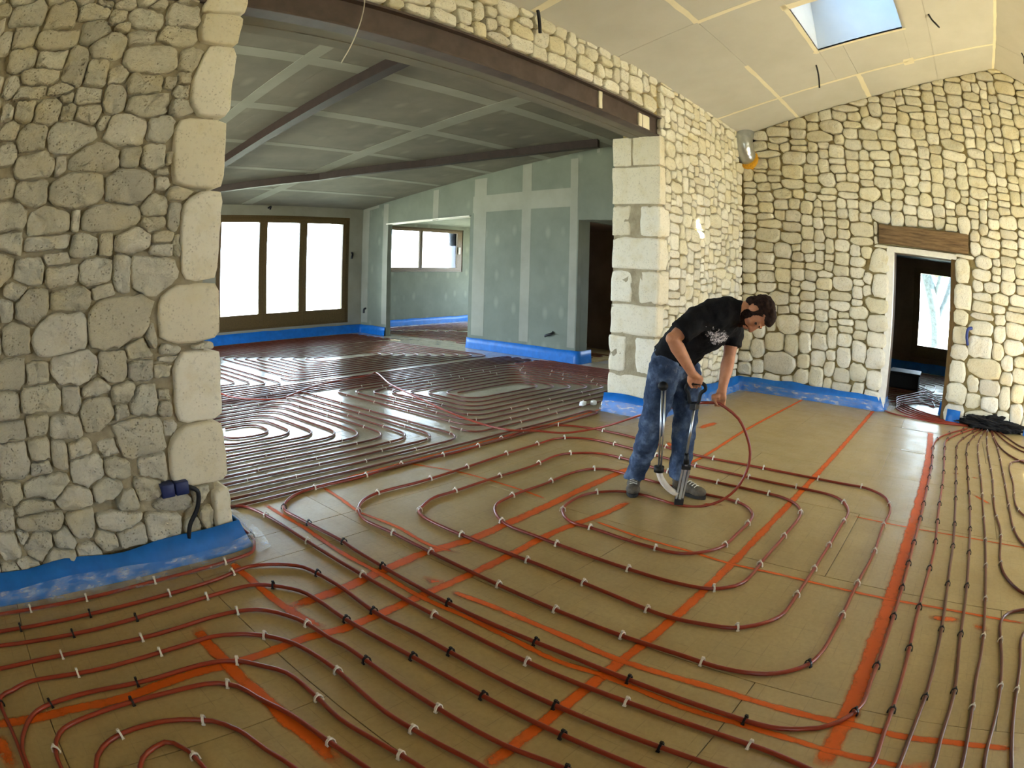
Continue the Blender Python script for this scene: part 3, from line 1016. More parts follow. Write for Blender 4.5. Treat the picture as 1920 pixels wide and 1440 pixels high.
# small room beyond the doorway
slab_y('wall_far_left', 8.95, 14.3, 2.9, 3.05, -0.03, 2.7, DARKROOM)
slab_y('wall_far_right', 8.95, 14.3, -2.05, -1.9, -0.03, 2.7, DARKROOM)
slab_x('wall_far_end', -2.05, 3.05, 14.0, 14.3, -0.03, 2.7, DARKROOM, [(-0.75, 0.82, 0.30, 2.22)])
bm = bmesh.new()
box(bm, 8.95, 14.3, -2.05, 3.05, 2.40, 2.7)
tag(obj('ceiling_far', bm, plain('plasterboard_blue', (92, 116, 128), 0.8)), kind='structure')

# ------------------------------------------------------------------ ceilings: plasterboards and filled joints
HX0, HX1, HY0, HY1 = 5.30, 6.43, 0.24, 1.33      # skylight opening
def up(y, t=0.0): return roof(y) + t


bm = bmesh.new()
for (xa, xb, ya, yb) in ((-4.2, HX0 - .06, 3.1, RIDGE_Y), (HX1 + .06, 8.5, 3.1, RIDGE_Y), (HX0 - .06, HX1 + .06, 3.1, HY1 + .06), (HX0 - .06, HX1 + .06, HY0 - .06, RIDGE_Y), (-4.2, 8.5, -2.2, -3.35), (-4.2, 6.0, -3.35, -4.35), (7.4, 8.5, -3.35, -4.35), (-4.2, 8.5, -4.35, -5.4)):
    hexa(bm, [(xa, ya, up(ya, .02)), (xb, ya, up(ya, .02)), (xb, yb, up(yb, .02)), (xa, yb, up(yb, .02))], [(xa, ya, up(ya, .1)), (xb, ya, up(ya, .1)), (xb, yb, up(yb, .1)), (xa, yb, up(yb, .1))])
SLIT = [(6.73 + .055 * k, 6.80 + .055 * k, -2.03 - .0625 * k, -1.86 - .0625 * k) for k in range(4)]      # chink in the roof: a streak of sun on the stones
wall_grid(bm, -4.2, 8.5, -2.2, RIDGE_Y, SLIT, lambda a, b, c, d: hexa(bm, [(a, c, up(c, .02)), (b, c, up(c, .02)), (b, d, up(d, .02)), (a, d, up(d, .02))], [(a, c, up(c, .06)), (b, c, up(c, .06)), (b, d, up(d, .06)), (a, d, up(d, .06))]))
ceiling = tag(obj('ceiling', bm, CEIL), kind='structure')


def ceil_board(cells):
    b = bmesh.new()
    for xa, xb, ya, yb in cells:
        hexa(b, [(xa, ya, up(ya)), (xb, ya, up(ya)), (xb, yb, up(yb)), (xa, yb, up(yb))], [(xa, ya, up(ya, .018)), (xb, ya, up(ya, .018)), (xb, yb, up(yb, .018)), (xa, yb, up(yb, .018))])
    obj('plasterboard', b, CEIL, ceiling)


xs = [-4.1, -2.55, -0.05, 2.45, 4.95, 7.45, 8.4]
ys = [3.05, 2.155, 1.03, -0.1, RIDGE_Y]
for xa, xb in zip(xs, xs[1:]):
    for ya, yb in zip(ys, ys[1:]):
        A = (xa + .002, xb - .002, ya - .002, yb + .002)
        if xa < HX1 and xb > HX0 and yb < HY1 and ya > HY0:
            cells = []
            t, bt = min(ya, HY1), max(yb, HY0)
            if ya > HY1: cells.append((A[0], A[1], A[2], HY1))
            if yb < HY0: cells.append((A[0], A[1], HY0, A[3]))
            cells += [(A[0], HX0, t - .002, bt + .002), (HX1, A[1], t - .002, bt + .002)]
            ceil_board(cells)
        else:
            ceil_board([A])
    for ya, yb in zip((RIDGE_Y, -2.2, -3.3, -4.4), (-2.2, -3.3, -4.4, -5.3)):
        if yb == -2.2 and xa == 4.95:
            cc = []
            wall_grid(None, xa + .002, xb - .002, -2.198, RIDGE_Y - .002, SLIT, lambda a, b, c, d: cc.append((a, b, c, d)))
            ceil_board(cc)
            continue
        if yb == -4.4 and xb > 6.0:
            continue
        ceil_board([(xa + .002, xb - .002, ya - .002, yb + .002)])


ceil_board([(4.952, 6.0, -3.302, -4.398)])
ceil_board([(7.4, 8.398, -3.302, -4.398)])
ceil_board([(6.0, 7.4, -3.302, -3.35), (6.0, 7.4, -4.35, -4.398)])


# unseen roof light added to brighten the stone walls: deep plastered shaft
bm = bmesh.new()
for (xa, xb, ya, yb) in ((5.95, 5.998, -4.39, -3.31), (7.402, 7.45, -4.39, -3.31), (6.0, 7.4, -3.349, -3.31), (6.0, 7.4, -4.39, -4.351)):
    hexa(bm, [(xa, ya, up(ya, .0)), (xb, ya, up(ya, .0)), (xb, yb, up(yb, .0)), (xa, yb, up(yb, .0))], [(xa, ya, up(ya, .95)), (xb, ya, up(ya, .95)), (xb, yb, up(yb, .95)), (xa, yb, up(yb, .95))])
tag(obj('added_roof_light', bm, TAPE), kind='structure')


def tape_main(x0, y0, x1, y1, w, seed):
    g = random.Random(seed)
    n = max(2, int(math.hypot(x1 - x0, y1 - y0) / .12))
    dx, dy = (x1 - x0), (y1 - y0)
    l = math.hypot(dx, dy)
    px, py = -dy / l, dx / l
    V, F = [], []
    for i in range(n + 1):
        t = i / n
        for s in (-1, 1):
            k = s * w / 2 * g.uniform(.75, 1.2)
            x, y = x0 + dx * t + px * k, y0 + dy * t + py * k
            V.append((x, y, up(y, -.0025)))
        for s in (1, -1):
            x, y = V[-2 if s == 1 else -3][:2] if False else (x0 + dx * t + px * s * w / 2 * .9, y0 + dy * t + py * s * w / 2 * .9)
            V.append((x, y, up(y, .0)))
    for i in range(n):
        a, b = i * 4, i * 4 + 4
        F += [(a, a + 1, b + 1, b), (a + 1, a + 2, b + 2, b + 1), (a + 3, a, b, b + 3)]
    raw('joint_tape_or_lit_gap', V, F, TAPE, ceiling)


for i, t in enumerate(((7.45, 3.04, 7.45, -1.1, .05), (6.22, 2.155, 8.38, 2.155, .05), (7.47, 1.03, 8.38, 1.03, .07), (4.95, 2.16, 4.95, 0.6, .06), (4.95, 2.16, 3.7, 2.16, .06),
                       (3.66, 3.0, 3.66, 1.6, .09), (-4, -1.125, 8.38, -1.10, .05), (5.26, 1.4, 5.26, 0.2, .10), (5.2, 1.36, 6.5, 1.36, .05), (6.46, 1.4, 6.46, .2, .04), (7.35, .28, 7.55, .28, .15))):
    tape_main(*t, 70 + i)

# skylight: plastered shaft and glazed frame
bm = bmesh.new()
for (xa, xb, ya, yb) in ((HX0 - .05, HX0, HY0 - .05, HY1 + .05), (HX1, HX1 + .05, HY0 - .05, HY1 + .05), (HX0, HX1, HY0 - .05, HY0), (HX0, HX1, HY1, HY1 + .05)):
    hexa(bm, [(xa, ya, up(ya)), (xb, ya, up(ya)), (xb, yb, up(yb)), (xa, yb, up(yb))], [(xa, ya, up(ya, .95)), (xb, ya, up(ya, .95)), (xb, yb, up(yb, .95)), (xa, yb, up(yb, .95))])
win3 = tag(obj('window_3', bm, plaster('skylight_shaft', (222, 224, 222), (212, 214, 214))), kind='structure')
bm = bmesh.new()
for (xa, xb, ya, yb) in ((HX0, HX0 + .07, HY0, HY1), (HX1 - .07, HX1, HY0, HY1), (HX0, HX1, HY0, HY0 + .07), (HX0, HX1, HY1 - .07, HY1)):
    hexa(bm, [(xa, ya, up(ya, .82)), (xb, ya, up(ya, .82)), (xb, yb, up(yb, .82)), (xa, yb, up(yb, .82))], [(xa, ya, up(ya, .9)), (xb, ya, up(ya, .9)), (xb, yb, up(yb, .9)), (xa, yb, up(yb, .9))])
obj('window_frame', bm, JAMBW, win3)
raw('pane', [(HX0, HY0, up(HY0, .86)), (HX1, HY0, up(HY0, .86)), (HX1, HY1, up(HY1, .86)), (HX0, HY1, up(HY1, .86))], [(0, 1, 2, 3)], GLASS_T, win3)

# annex ceiling
def az(y): return 4.01 - 0.0855 * y
bm = bmesh.new()
hexa(bm, [(-2.2, 3.2, az(3.2) + .02), (9.2, 3.2, az(3.2) + .02), (9.2, 12.7, az(12.7) + .02), (-2.2, 12.7, az(12.7) + .02)], [(-2.2, 3.2, az(3.2) + .1), (9.2, 3.2, az(3.2) + .1), (9.2, 12.7, az(12.7) + .1), (-2.2, 12.7, az(12.7) + .1)])
hexa(bm, [(9.2, 3.2, 3.4), (10.9, 3.2, 3.4), (10.9, 8.3, 3.4), (9.2, 8.3, 3.4)], [(9.2, 3.2, 3.5), (10.9, 3.2, 3.5), (10.9, 8.3, 3.5), (9.2, 8.3, 3.5)])
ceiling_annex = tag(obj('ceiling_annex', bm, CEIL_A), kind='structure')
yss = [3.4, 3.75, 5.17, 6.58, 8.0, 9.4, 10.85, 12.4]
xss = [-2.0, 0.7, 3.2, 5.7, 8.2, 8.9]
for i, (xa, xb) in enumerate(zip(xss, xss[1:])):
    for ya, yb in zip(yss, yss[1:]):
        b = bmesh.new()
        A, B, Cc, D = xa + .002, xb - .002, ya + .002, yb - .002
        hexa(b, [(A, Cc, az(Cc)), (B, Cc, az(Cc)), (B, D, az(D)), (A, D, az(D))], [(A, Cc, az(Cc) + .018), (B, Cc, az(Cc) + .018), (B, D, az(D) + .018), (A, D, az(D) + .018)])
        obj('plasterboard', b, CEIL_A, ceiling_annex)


TAPE_N = [0]


def tape_annex(x0, y0, x1, y1, w):
    TAPE_N[0] += 1
    if abs(x1 - x0) > abs(y1 - y0):
        q = [(x0, y0 - w / 2), (x1, y0 - w / 2), (x1, y0 + w / 2), (x0, y0 + w / 2)]
    else:
        q = [(x0 - w / 2, y0), (x0 + w / 2, y0), (x0 + w / 2, y1), (x0 - w / 2, y1)]
    hx = [(x, y, az(y) - .002 - .0006 * TAPE_N[0]) for x, y in q]
    b = bmesh.new()
    hexa(b, hx, [(x, y, az(y) + .001) for x, y in q])
    obj('joint_tape_or_lit_gap', b, TAPE_A, ceiling_annex)


for y in yss[2:-1]:
    tape_annex(-2, y, 8.6, y, .19 if y < 7 else .14)
tape_annex(5.7, 4.3, 5.7, 12.3, .26)
tape_annex(2.9, 3.8, 2.9, 12.3, .16)
tape_annex(5.7, 4.2, 5.7, 4.35, .5)


def tape_side(y0, y1, z0, z1, t=0.003):
    b = bmesh.new()
    hexa(b, [(side_x(y0) - t, y0, z0), (side_x(y1) - t, y1, z0), (side_x(y1) - t, y1, z1), (side_x(y0) - t, y0, z1)], [(side_x(y0) + .001, y0, z0), (side_x(y1) + .001, y1, z0), (side_x(y1) + .001, y1, z1), (side_x(y0) + .001, y0, z1)])
    obj('joint_tape_or_lit_gap', b, TAPE_A, wall_side)


tape_side(8.08, 8.42, 0.25, 3.24)
tape_side(6.95, 7.17, 0.25, 3.40)
tape_side(5.92, 6.08, 0.25, 3.4)
tape_side(5.92, 8.45, 2.58, 2.90, 0.0042)
tape_side(9.5, 9.68, 2.5, 3.14)
tape_side(11.3, 11.5, 0.25, 3.0)
tape_side(12.1, 12.38, 0.25, 2.9)
bm = bmesh.new()
hexa(bm, [(side_x(5.9) - .004, 5.5, az(5.5) - .07), (side_x(12.4) - .004, 12.38, az(12.38) - .07), (side_x(12.4) - .004, 12.38, az(12.38) - .005), (side_x(5.9) - .004, 5.5, az(5.5) - .005)], [(side_x(5.9) + .004, 5.5, az(5.5) - .07), (side_x(12.4) + .004, 12.38, az(12.38) - .07), (side_x(12.4) + .004, 12.38, az(12.38) - .005), (side_x(5.9) + .004, 5.5, az(5.5) - .005)])
obj('joint_tape_or_lit_gap', bm, TAPE_A, wall_side)

# ------------------------------------------------------------------ steel lintel, soffit, rafters
bm = bmesh.new()
box(bm, 0.6, 5.86, 3.09, 3.10, 2.985, 3.185)
lintel = empty('steel_lintel', (3.2, 3.1, 2.97))
tag(lintel, 'long brown primed steel beam carrying the stone wall over the wide opening', 'beam')
at_base(obj('web', bm, STEEL), lintel)
for z0, z1 in ((3.180, 3.198), (2.972, 2.988)):
    bm = bmesh.new()
    box(bm, 0.6, 5.86, 3.035, 3.16, z0, z1, 0.003)
    at_base(obj('flange', bm, STEEL), lintel)
rq = random.Random(3)
for (x, z, w, h) in ((5.46, 3.07, .035, .075), (5.58, 3.065, .07, .085), (4.73, 3.10, .03, .09)):
    bm = bmesh.new()
    block_geo(bm, x - w, x + w, 3.07, 3.094, z - h, z + h, rq, .008, .004, 1)
    at_base(tag(obj('mortar_splash', bm, TAPE, None, True), 'white mortar splash on the brown web'), lintel)
bm = bmesh.new()
box(bm, 0.6, 5.86, 3.16, 3.275, 2.974, 2.99)
box(bm, 0.6, 5.86, 3.283, 3.40, 2.970, 2.99)
box(bm, 0.6, 5.86, 3.385, 3.40, 2.972, 3.76)
tag(obj('trim_1', bm, CEIL_A), kind='structure')

b1 = bmesh.new()
hexa(b1, [(3.60, 3.4, az(3.4) - .12), (3.74, 3.4, az(3.4) - .12), (3.74, 12.4, az(12.4) - .12), (3.60, 12.4, az(12.4) - .12)], [(3.60, 3.4, az(3.4)), (3.74, 3.4, az(3.4)), (3.74, 12.4, az(12.4)), (3.60, 12.4, az(12.4))])
tag(obj('ceiling_rafter', b1, RAFTER), 'dark brown rafter under the annex ceiling ending at the steel beam', 'rafter')
b2 = bmesh.new()
pa = RAFTER_PTS
for p, q in zip(pa, pa[1:]):
    d = (Vector(q) - Vector(p)).normalized()
    s = Vector((-d.y, d.x, 0)).normalized() * .06
    lo = []
    for P, zz in ((p, -.125), (q, -.125), (p, .0), (q, .0)):
        c = Vector((P[0], P[1], az(P[1]) + zz))
        lo.append((c - s, c + s))
    hexa(b2, [lo[0][0], lo[0][1], lo[1][1], lo[1][0]], [lo[2][0], lo[2][1], lo[3][1], lo[3][0]])
tag(obj('ceiling_rafter', b2, RAFTER), 'dark rafter running obliquely under the annex ceiling to the far wall', 'rafter')

# ------------------------------------------------------------------ windows and doors
def frame_y(name, x0, x1, y0, y1, z0, z1, t, mat, parent, bot=None, right=None):
    b = bmesh.new()
    bb = t if bot is None else bot
    box(b, x0, x1, y0, y1, z1 - t, z1, .004)
    box(b, x0, x1, y0, y1, z0, z0 + bb, .004)
    box(b, x0, x0 + t, y0, y1, z0 + bb, z1 - t, .004)
    r = t if right is None else right
    box(b, x1 - r, x1, y0, y1, z0 + bb, z1 - t, .004)
    return obj(name, b, mat, parent)


def pane_y(x0, x1, y, z0, z1, parent):
    b = bmesh.new()
    box(b, x0, x1, y - .002, y + .002, z0, z1)
    return obj('pane', b, GLASS, parent)


d1 = tag(frame_y('door_1', 5.05, 8.52, 12.40, 12.52, 0.26, 2.73, 0.07, BROWNF, None, 0.06, 0.12), kind='structure')
for x0, x1 in ((5.05, 6.19), (6.19, 7.23), (7.23, 8.42)):
    lf = frame_y('door_leaf', x0 + .001, x1 - .001, 12.37, 12.44, 0.31, 2.67, 0.10, BROWNF, d1, 0.28)
    pane_y(x0 + .10, x1 - .10, 12.41, 0.58, 2.58, lf)
w1 = tag(frame_y('window_1', 10.08, 13.0, 13.12, 13.2, 1.44, 2.66, 0.06, BROWNF, None), kind='structure')
for x0, x1 in ((10.12, 11.40), (11.37, 12.93)):
    lf = frame_y('sash', x0, x1, 13.08, 13.14, 1.49, 2.62, 0.07, BROWNF, w1, None, .07 if x0 < 11 else .18)
    pane_y(x0 + .07, x1 - .07, 13.11, 1.55, 2.56, lf)
b = bmesh.new()
box(b, 12.78, 12.84, 13.03, 13.08, 1.95, 2.15, .01)
obj('handle', b, WHITE, w1, True)
b = bmesh.new()
hexa(b, [(8.58, 8.5, 2.515), (8.8, 8.5, 2.515), (9.0, 11.32, 2.515), (8.78, 11.32, 2.515)], [(8.58, 8.5, 2.535), (8.8, 8.5, 2.535), (9.0, 11.32, 2.535), (8.78, 11.32, 2.535)])
tag(obj('lit_lintel_edge', b, WHITE), kind='structure')  # white lintel edge: glow of the window below put into the colour

# doorway in the gable wall
d2 = bmesh.new()
box(d2, 8.385, 8.50, .80, .905, 0.0, 2.15, .004)
box(d2, 8.385, 8.50, -.15, .80, 2.08, 2.15, .004)
door_2 = tag(obj('door_2', d2, WHITE), kind='structure')
b = bmesh.new()
box(b, 8.40, 8.93, -.16, -.065, 0.0, 2.08, .008)
obj('door_post', b, JAMBW, door_2)
b = bmesh.new()
box(b, 8.50, 8.95, .81, .88, 0, 2.16)
box(b, 8.5, 8.95, -.07, .81, 2.09, 2.16)
obj('door_lining', b, DARKROOM, door_2)
b = bmesh.new()
rq = random.Random(8)
block_geo(b, 8.335, 8.75, -.335, 1.025, 2.175, 2.425, rq, .02, .010, 5)
tag(obj('wooden_lintel', b, OAK, None, True), 'weathered oak lintel set in the stone wall above the doorway', 'beam')
# glazed door at the end of the small room
b = bmesh.new()
box(b, 14.02, 14.12, .66, .82, .30, 2.22, .004)
box(b, 14.02, 14.12, -.75, -.60, .30, 2.22, .004)
box(b, 14.02, 14.12, -.60, .66, 2.11, 2.22, .004)
box(b, 14.02, 14.12, -.60, .66, .30, .56, .004)
d3 = tag(obj('door_3', b, BROWNF), kind='structure')
b = bmesh.new()
box(b, 14.05, 14.055, -.60, .66, .56, 2.11)
obj('pane', b, GLASS, d3)
# tree outside that door
tr = empty('garden_tree', (19.5, 0.55, -.3))
tag(tr, 'pale forked tree outside the glazed door of the small room', 'tree')
b = bmesh.new()
tube(b, catmull([(19.5, .25, -.3), (19.5, .3, .8), (19.4, .5, 1.7), (19.3, .95, 3.0)], .3), .2, 8)
tube(b, catmull([(19.5, .3, .9), (19.6, -.1, 1.9), (19.7, -.45, 3.2)], .3), .13, 8)
tube(b, catmull([(19.45, .45, 1.6), (19.2, .2, 2.4), (19.2, .1, 3.4)], .3), .08, 8)
at_base(obj('trunk', b, BARK, None, True), tr)
b = bmesh.new()
g = random.Random(5)
for _ in range(260):
    c = Vector((19.4 + g.uniform(-1.3, 1.3), .4 + g.uniform(-1.5, 1.5), 3.2 + g.uniform(-.9, 1.4)))
    u = Vector((g.uniform(-1, 1), g.uniform(-1, 1), g.uniform(-1, 1))).normalized() * .11
    w = u.cross(Vector((g.uniform(-1, 1), g.uniform(-1, 1), 1))).normalized() * .06
    b.faces.new([b.verts.new(p) for p in (c - u, c + w, c + u, c - w)])
at_base(tag(obj('foliage', b, LEAF), kind='stuff'), tr)

# ------------------------------------------------------------------ blue edge strips with their clear skirts
def edge_strip(path, h, label, lean=0.02, wave=0.012, seed=1, film=None, side=1, group=None):
    """upright foam band along path; side=+1 puts the room on the left of the path"""
    g = random.Random(seed)
    P = []
    for (x0, y0), (x1, y1) in zip(path, path[1:]):
        n = max(1, int(math.hypot(x1 - x0, y1 - y0) / .09))
        P += [(x0 + (x1 - x0) * i / n, y0 + (y1 - y0) * i / n) for i in range(n)]
    P.append(path[-1])
    N = []
    for i, p in enumerate(P):
        a, c = P[max(i - 1, 0)], P[min(i + 1, len(P) - 1)]
        dx, dy = c[0] - a[0], c[1] - a[1]
        l = math.hypot(dx, dy)
        N.append((-dy / l * side, dx / l * side))
    root = empty('edge_strip', (P[len(P) // 2][0], P[len(P) // 2][1], 0))
    tag(root, label, 'edge strip', group)
    V, F = [], []
    m = len(P)
    for i, (p, nn) in enumerate(zip(P, N)):
        hh = (h[0] + (h[1] - h[0]) * i / (m - 1)) + noise.noise(Vector((i * .22, seed, 0))) * wave * 2
        k = noise.noise(Vector((i * .3, seed, 5))) * .012
        for off, z in ((lean + k + .008, .001), (lean * .45 + k * .5 + .008, hh * .5), (.008, hh), (0.0, hh), (lean + k - .002, .001)):
            V.append((p[0] + nn[0] * off, p[1] + nn[1] * off, z))
    for i in range(m - 1):
        for k in range(4):
            F.append((i * 5 + k, i * 5 + k + 1, i * 5 + 6 + k, i * 5 + 5 + k))
    at_base(raw('foam_band', V, F, BLUE, None, True), root)
    if film:
        V, F = [], []
        for i, (p, nn) in enumerate(zip(P, N)):
            wv = film[0] + (film[1] - film[0]) * i / (m - 1) + noise.noise(Vector((i * .17, seed, 11))) * .05
            top = h[0] * (.55 + .35 * noise.noise(Vector((i * .12, seed, 17))))
            for k in range(6):
                t = k / 5
                off = lean + .014 + wv * t
                z = .004 + max(0, top * (1 - t * 1.6) ** 3 if t < .62 else 0) + abs(noise.noise(Vector((i * .35, k * .8, seed)))) * .03
                V.append((p[0] + nn[0] * off, p[1] + nn[1] * off, z))
        for i in range(m - 1):
            for k in range(5):
                F.append((i * 6 + k, i * 6 + k + 1, i * 6 + 7 + k, i * 6 + 6 + k))
        at_base(tag(raw('plastic_skirt', V, F, FILM, None, True), 'clear crumpled plastic skirt'), root)
    return root


edge_strip([(-1.7, 3.01), (1.27, 3.01), (1.27, 3.55)], (.13, .15), 'blue edge strip with crumpled clear film along the left stone pier', .07, .02, 3, (.16, .10), -1)
edge_strip([(5.77, 3.62), (5.77, 3.00), (8.36, 3.00), (8.36, 0.92), (8.42, .83), (8.93, .83)], (.20, .19), 'blue edge strip with clear film round the right pier to the doorway', .05, .015, 5, (.10, .10), -1)
edge_strip([(8.93, -.05), (8.38, -.17), (8.36, -.37)], (.18, .17), 'short blue edge strip between doorway post and the black bundle', .02, .01, 6, None, -1)
edge_strip([(8.36, -1.44), (8.36, -2.6)], (.16, .16), 'blue edge strip right of the black bundle at the frame edge', .02, .01, 7, None, -1)
edge_strip([(-1.9, 12.37), (8.88, 12.37), (8.80, 11.3)], (.25, .19), 'blue edge strip under the three-pane glazed door in the annex', .03, .008, 8, None, -1)
edge_strip([(8.9, 13.08), (14.3, 13.08)], (.17, .17), 'blue edge strip below the small two-pane window', .02, .008, 9, None, -1)
edge_strip([(8.66, 8.56), (8.60, 8.5), (8.42, 5.83), (8.80, 5.83)], (.20, .21), 'blue edge strip at the foot of the plasterboard box wall', .02, .01, 10, None, -1)
edge_strip([(8.8, 8.07), (10.6, 8.07)], (.22, .22), 'blue edge strip in the dark passage behind the pier', .02, .01, 12, None, -1)
edge_strip([(13.97, 2.8), (13.97, -1.8)], (.2, .2), 'blue edge strip below the glazed door of the small room', .02, .01, 13, None, -1)

# ------------------------------------------------------------------ orange marking paint on the boards
def paint_line(width, pts, seed):
    P = catmull([(x / 100, y / 100, 0) for x, y in pts], .06)
    V, F, E = [], [], []
    w = width / 2000 * .88
    m = len(P)
    for i, p in enumerate(P):
        d = (P[min(i + 1, m - 1)] - P[max(i - 1, 0)]).normalized()
        s = Vector((-d.y, d.x, 0))
        k = 1 + .25 * noise.noise(Vector((i * .4, seed, 0)))
        end = min(1.0, (min(i, m - 1 - i) + .4) * .5)
        for j, a in enumerate((-1.5, -.8, 0, .8, 1.5)):
            q = p + s * (w * k * a)
            V.append((q.x, q.y, .0016 + seed * .00004))
            E.append((.02, .62, .78, .62, .02)[j] * end)
    for i in range(m - 1):
        for j in range(4):
            a = i * 5 + j
            F.append((a, a + 5, a + 6, a + 1))
    o = raw('paint_mark', V, F, PAINT, floor)
    at = o.data.attributes.new('edge', 'FLOAT', 'POINT')
    at.data.foreach_set('value', E)


for i, (wd, pts) in enumerate(PAINT_LINES):
    paint_line(wd, pts, i)

for (xa, ya, xb, yb) in ((7.50, .44, 7.49, .07), (6.36, .34, 6.36, -.02)):  # light caught in open board joints, laid on as white strips
    raw('joint_tape_or_lit_gap', [(xa - .02, ya, .0012), (xa + .02, ya, .0012), (xb + .02, yb, .0012), (xb - .02, yb, .0012)], [(0, 1, 2, 3)], FOAM_AND_LIT_GAP, floor)

# ------------------------------------------------------------------ heating pipes and their clips
R_PIPE = 0.0098
def clip_mesh(mat, name):
    b = bmesh.new()
    arch = []
    for k in range(9):
        g = PI * k / 8
        arch.append((math.cos(g) * .0125, math.sin(g) * .0125 + .010))
    arch = [(.0125, .0), *arch[0:], (-.0125, .0)]
    fl, ol = .004, .0035
    vs = []
    for i, (y, z) in enumerate(arch):
        l = math.hypot(y, z - .010) or 1
        oy, oz = (y + math.copysign(ol, y), z) if z < .010 else (y * (1 + ol / l), .010 + (z - .010) * (1 + ol / l))
        vs.append([b.verts.new(p) for p in ((-fl, y, z), (fl, y, z), (fl, oy, oz), (-fl, oy, oz))])
    for p, q in zip(vs, vs[1:]):
        for k in range(4):
            b.faces.new((p[k], q[k], q[(k + 1) % 4], p[(k + 1) % 4]))
    for s in (1, -1):
        box(b, -.006, .006, s * .014 - .003, s * .014 + .003, 0.0, .005)
    box(b, -.005, .005, -.004, .004, .0255, .031)
    bmesh.ops.recalc_face_normals(b, faces=b.faces[:])
    me = bpy.data.meshes.new(name)
    b.to_mesh(me)
    b.free()
    me.materials.append(mat)
    return me


CW, CB = clip_mesh(CLIPW, 'pipe_clip'), clip_mesh(CLIPB, 'pipe_clip_black')
CLIPSCALE = 1.2


def add_clips(P, root, step, mesh, seed, zmax=.03, start=.15, scale=CLIPSCALE):
    g = random.Random(seed)
    acc, nxt = 0.0, start
    for p, q in zip(P, P[1:]):
        l = (q - p).length
        while acc + l >= nxt:
            c = p.lerp(q, (nxt - acc) / max(l, 1e-6))
            if c.z < zmax:
                d = q - p
                o = bpy.data.objects.new('pipe_clip', mesh(c) if callable(mesh) else mesh)
                COL.objects.link(o)
                o.location = (c.x, c.y, .0005)
                o.rotation_euler = (0, 0, math.atan2(d.y, d.x) + g.uniform(-.12, .12))
                o.scale = (scale,) * 3
                at_base(o, root)
            nxt += step * g.uniform(.8, 1.25)
        acc += l


def pipe(P, label, mat=PIPE, group=None, sides=8, r=R_PIPE):
    P = [Vector(p) for p in P]
    root = empty('heating_pipe', (P[len(P) // 2].x, P[len(P) // 2].y, 0))
    tag(root, label, 'pipe', group)
    V, F = tube_data(P, r, sides)
    at_base(raw('tube', V, F, mat, None, True), root)
    return root


Z0 = R_PIPE + .001
def flat(pts, z=Z0): return [(x / 100, y / 100, z) for x, y in pts]


# the pipe being laid: manifold -> outer turns -> spiral -> clip tool -> arc through the left hand -> across the floor to the annex
lay = list(reversed(flat(TR['S'])))
arc = list(reversed([tuple(p) for p in MAN['arc']]))[1:]
rise = list(reversed([tuple(p) for p in MAN['rise']]))
loose = [(x, y, z + .03) for x, y, z in reversed(flat(TR['loose']))] + [(2.2, 7.3, .03), (1.2, 7.6, .03)]
PS = catmull(lay + arc + rise + loose, .045)
nb = len(catmull(lay, .045))
s_pipe = pipe(PS, 'red-brown heating pipe wound in rounded rectangles around the man and through his left hand')
dark = lambda c: CB if (c.x < 1.9 or c.y < .16 or (c.x < 2.35 and c.y < .3)) else CW
add_clips(PS[:nb - 4], s_pipe, .40, dark, 5, .02)

PA = catmull([(.8, 3.95, Z0), (1.1, 3.75, Z0)] + flat(TR['A']), .05)
a_pipe = pipe(PA, 'heating pipe from behind the left pier past the spiral to the black bundle')
add_clips(PA, a_pipe, .45, lambda c: CB if c.y < .3 and c.x > 2 else CW, 6)

# outer spiral at the lower left, rings joined beyond the frame
ring = {k: flat(TR['L%d' % k]) for k in range(9)}
path = [(.95, 3.72, Z0), (1.2, 3.6, Z0)] + ring[0]
Xo, Yo = -2.0, -1.35
for k in range(1, 9):
    s = .16 * (k - 1)
    last = path[-1]
    r = list(reversed(ring[k]))
    xe = r[0][0]
    ye = r[0][1]
    if k < 5:
        path += [(Xo + s + .35, last[1], Z0), (Xo + s, last[1] - .3, Z0), (Xo + s, Yo + s + .3, Z0), (Xo + s + .3, Yo + s, Z0), (xe - .3, Yo + s, Z0), (xe, Yo + s + .3, Z0)]
    else:
        path += [(last[0] + .02, last[1] - .3, Z0), (last[0] + .25, Yo + s, Z0), (xe - .28, Yo + s, Z0), (xe, Yo + s + .3, Z0)]
    path += r
PL = catmull(path + [(.02, 1.3, Z0), (.1, .9, Z0)], .05)
l_pipe = pipe(PL, 'heating pipe loops filling the lower left below the stone pier')
add_clips(PL, l_pipe, .42, lambda c: CB if (math.floor(c.x / .32 + .4) % 2 == 0 and c.x > .95) or (c.x < .5 and math.floor(c.y / .3) % 2 == 0) else CW, 7)

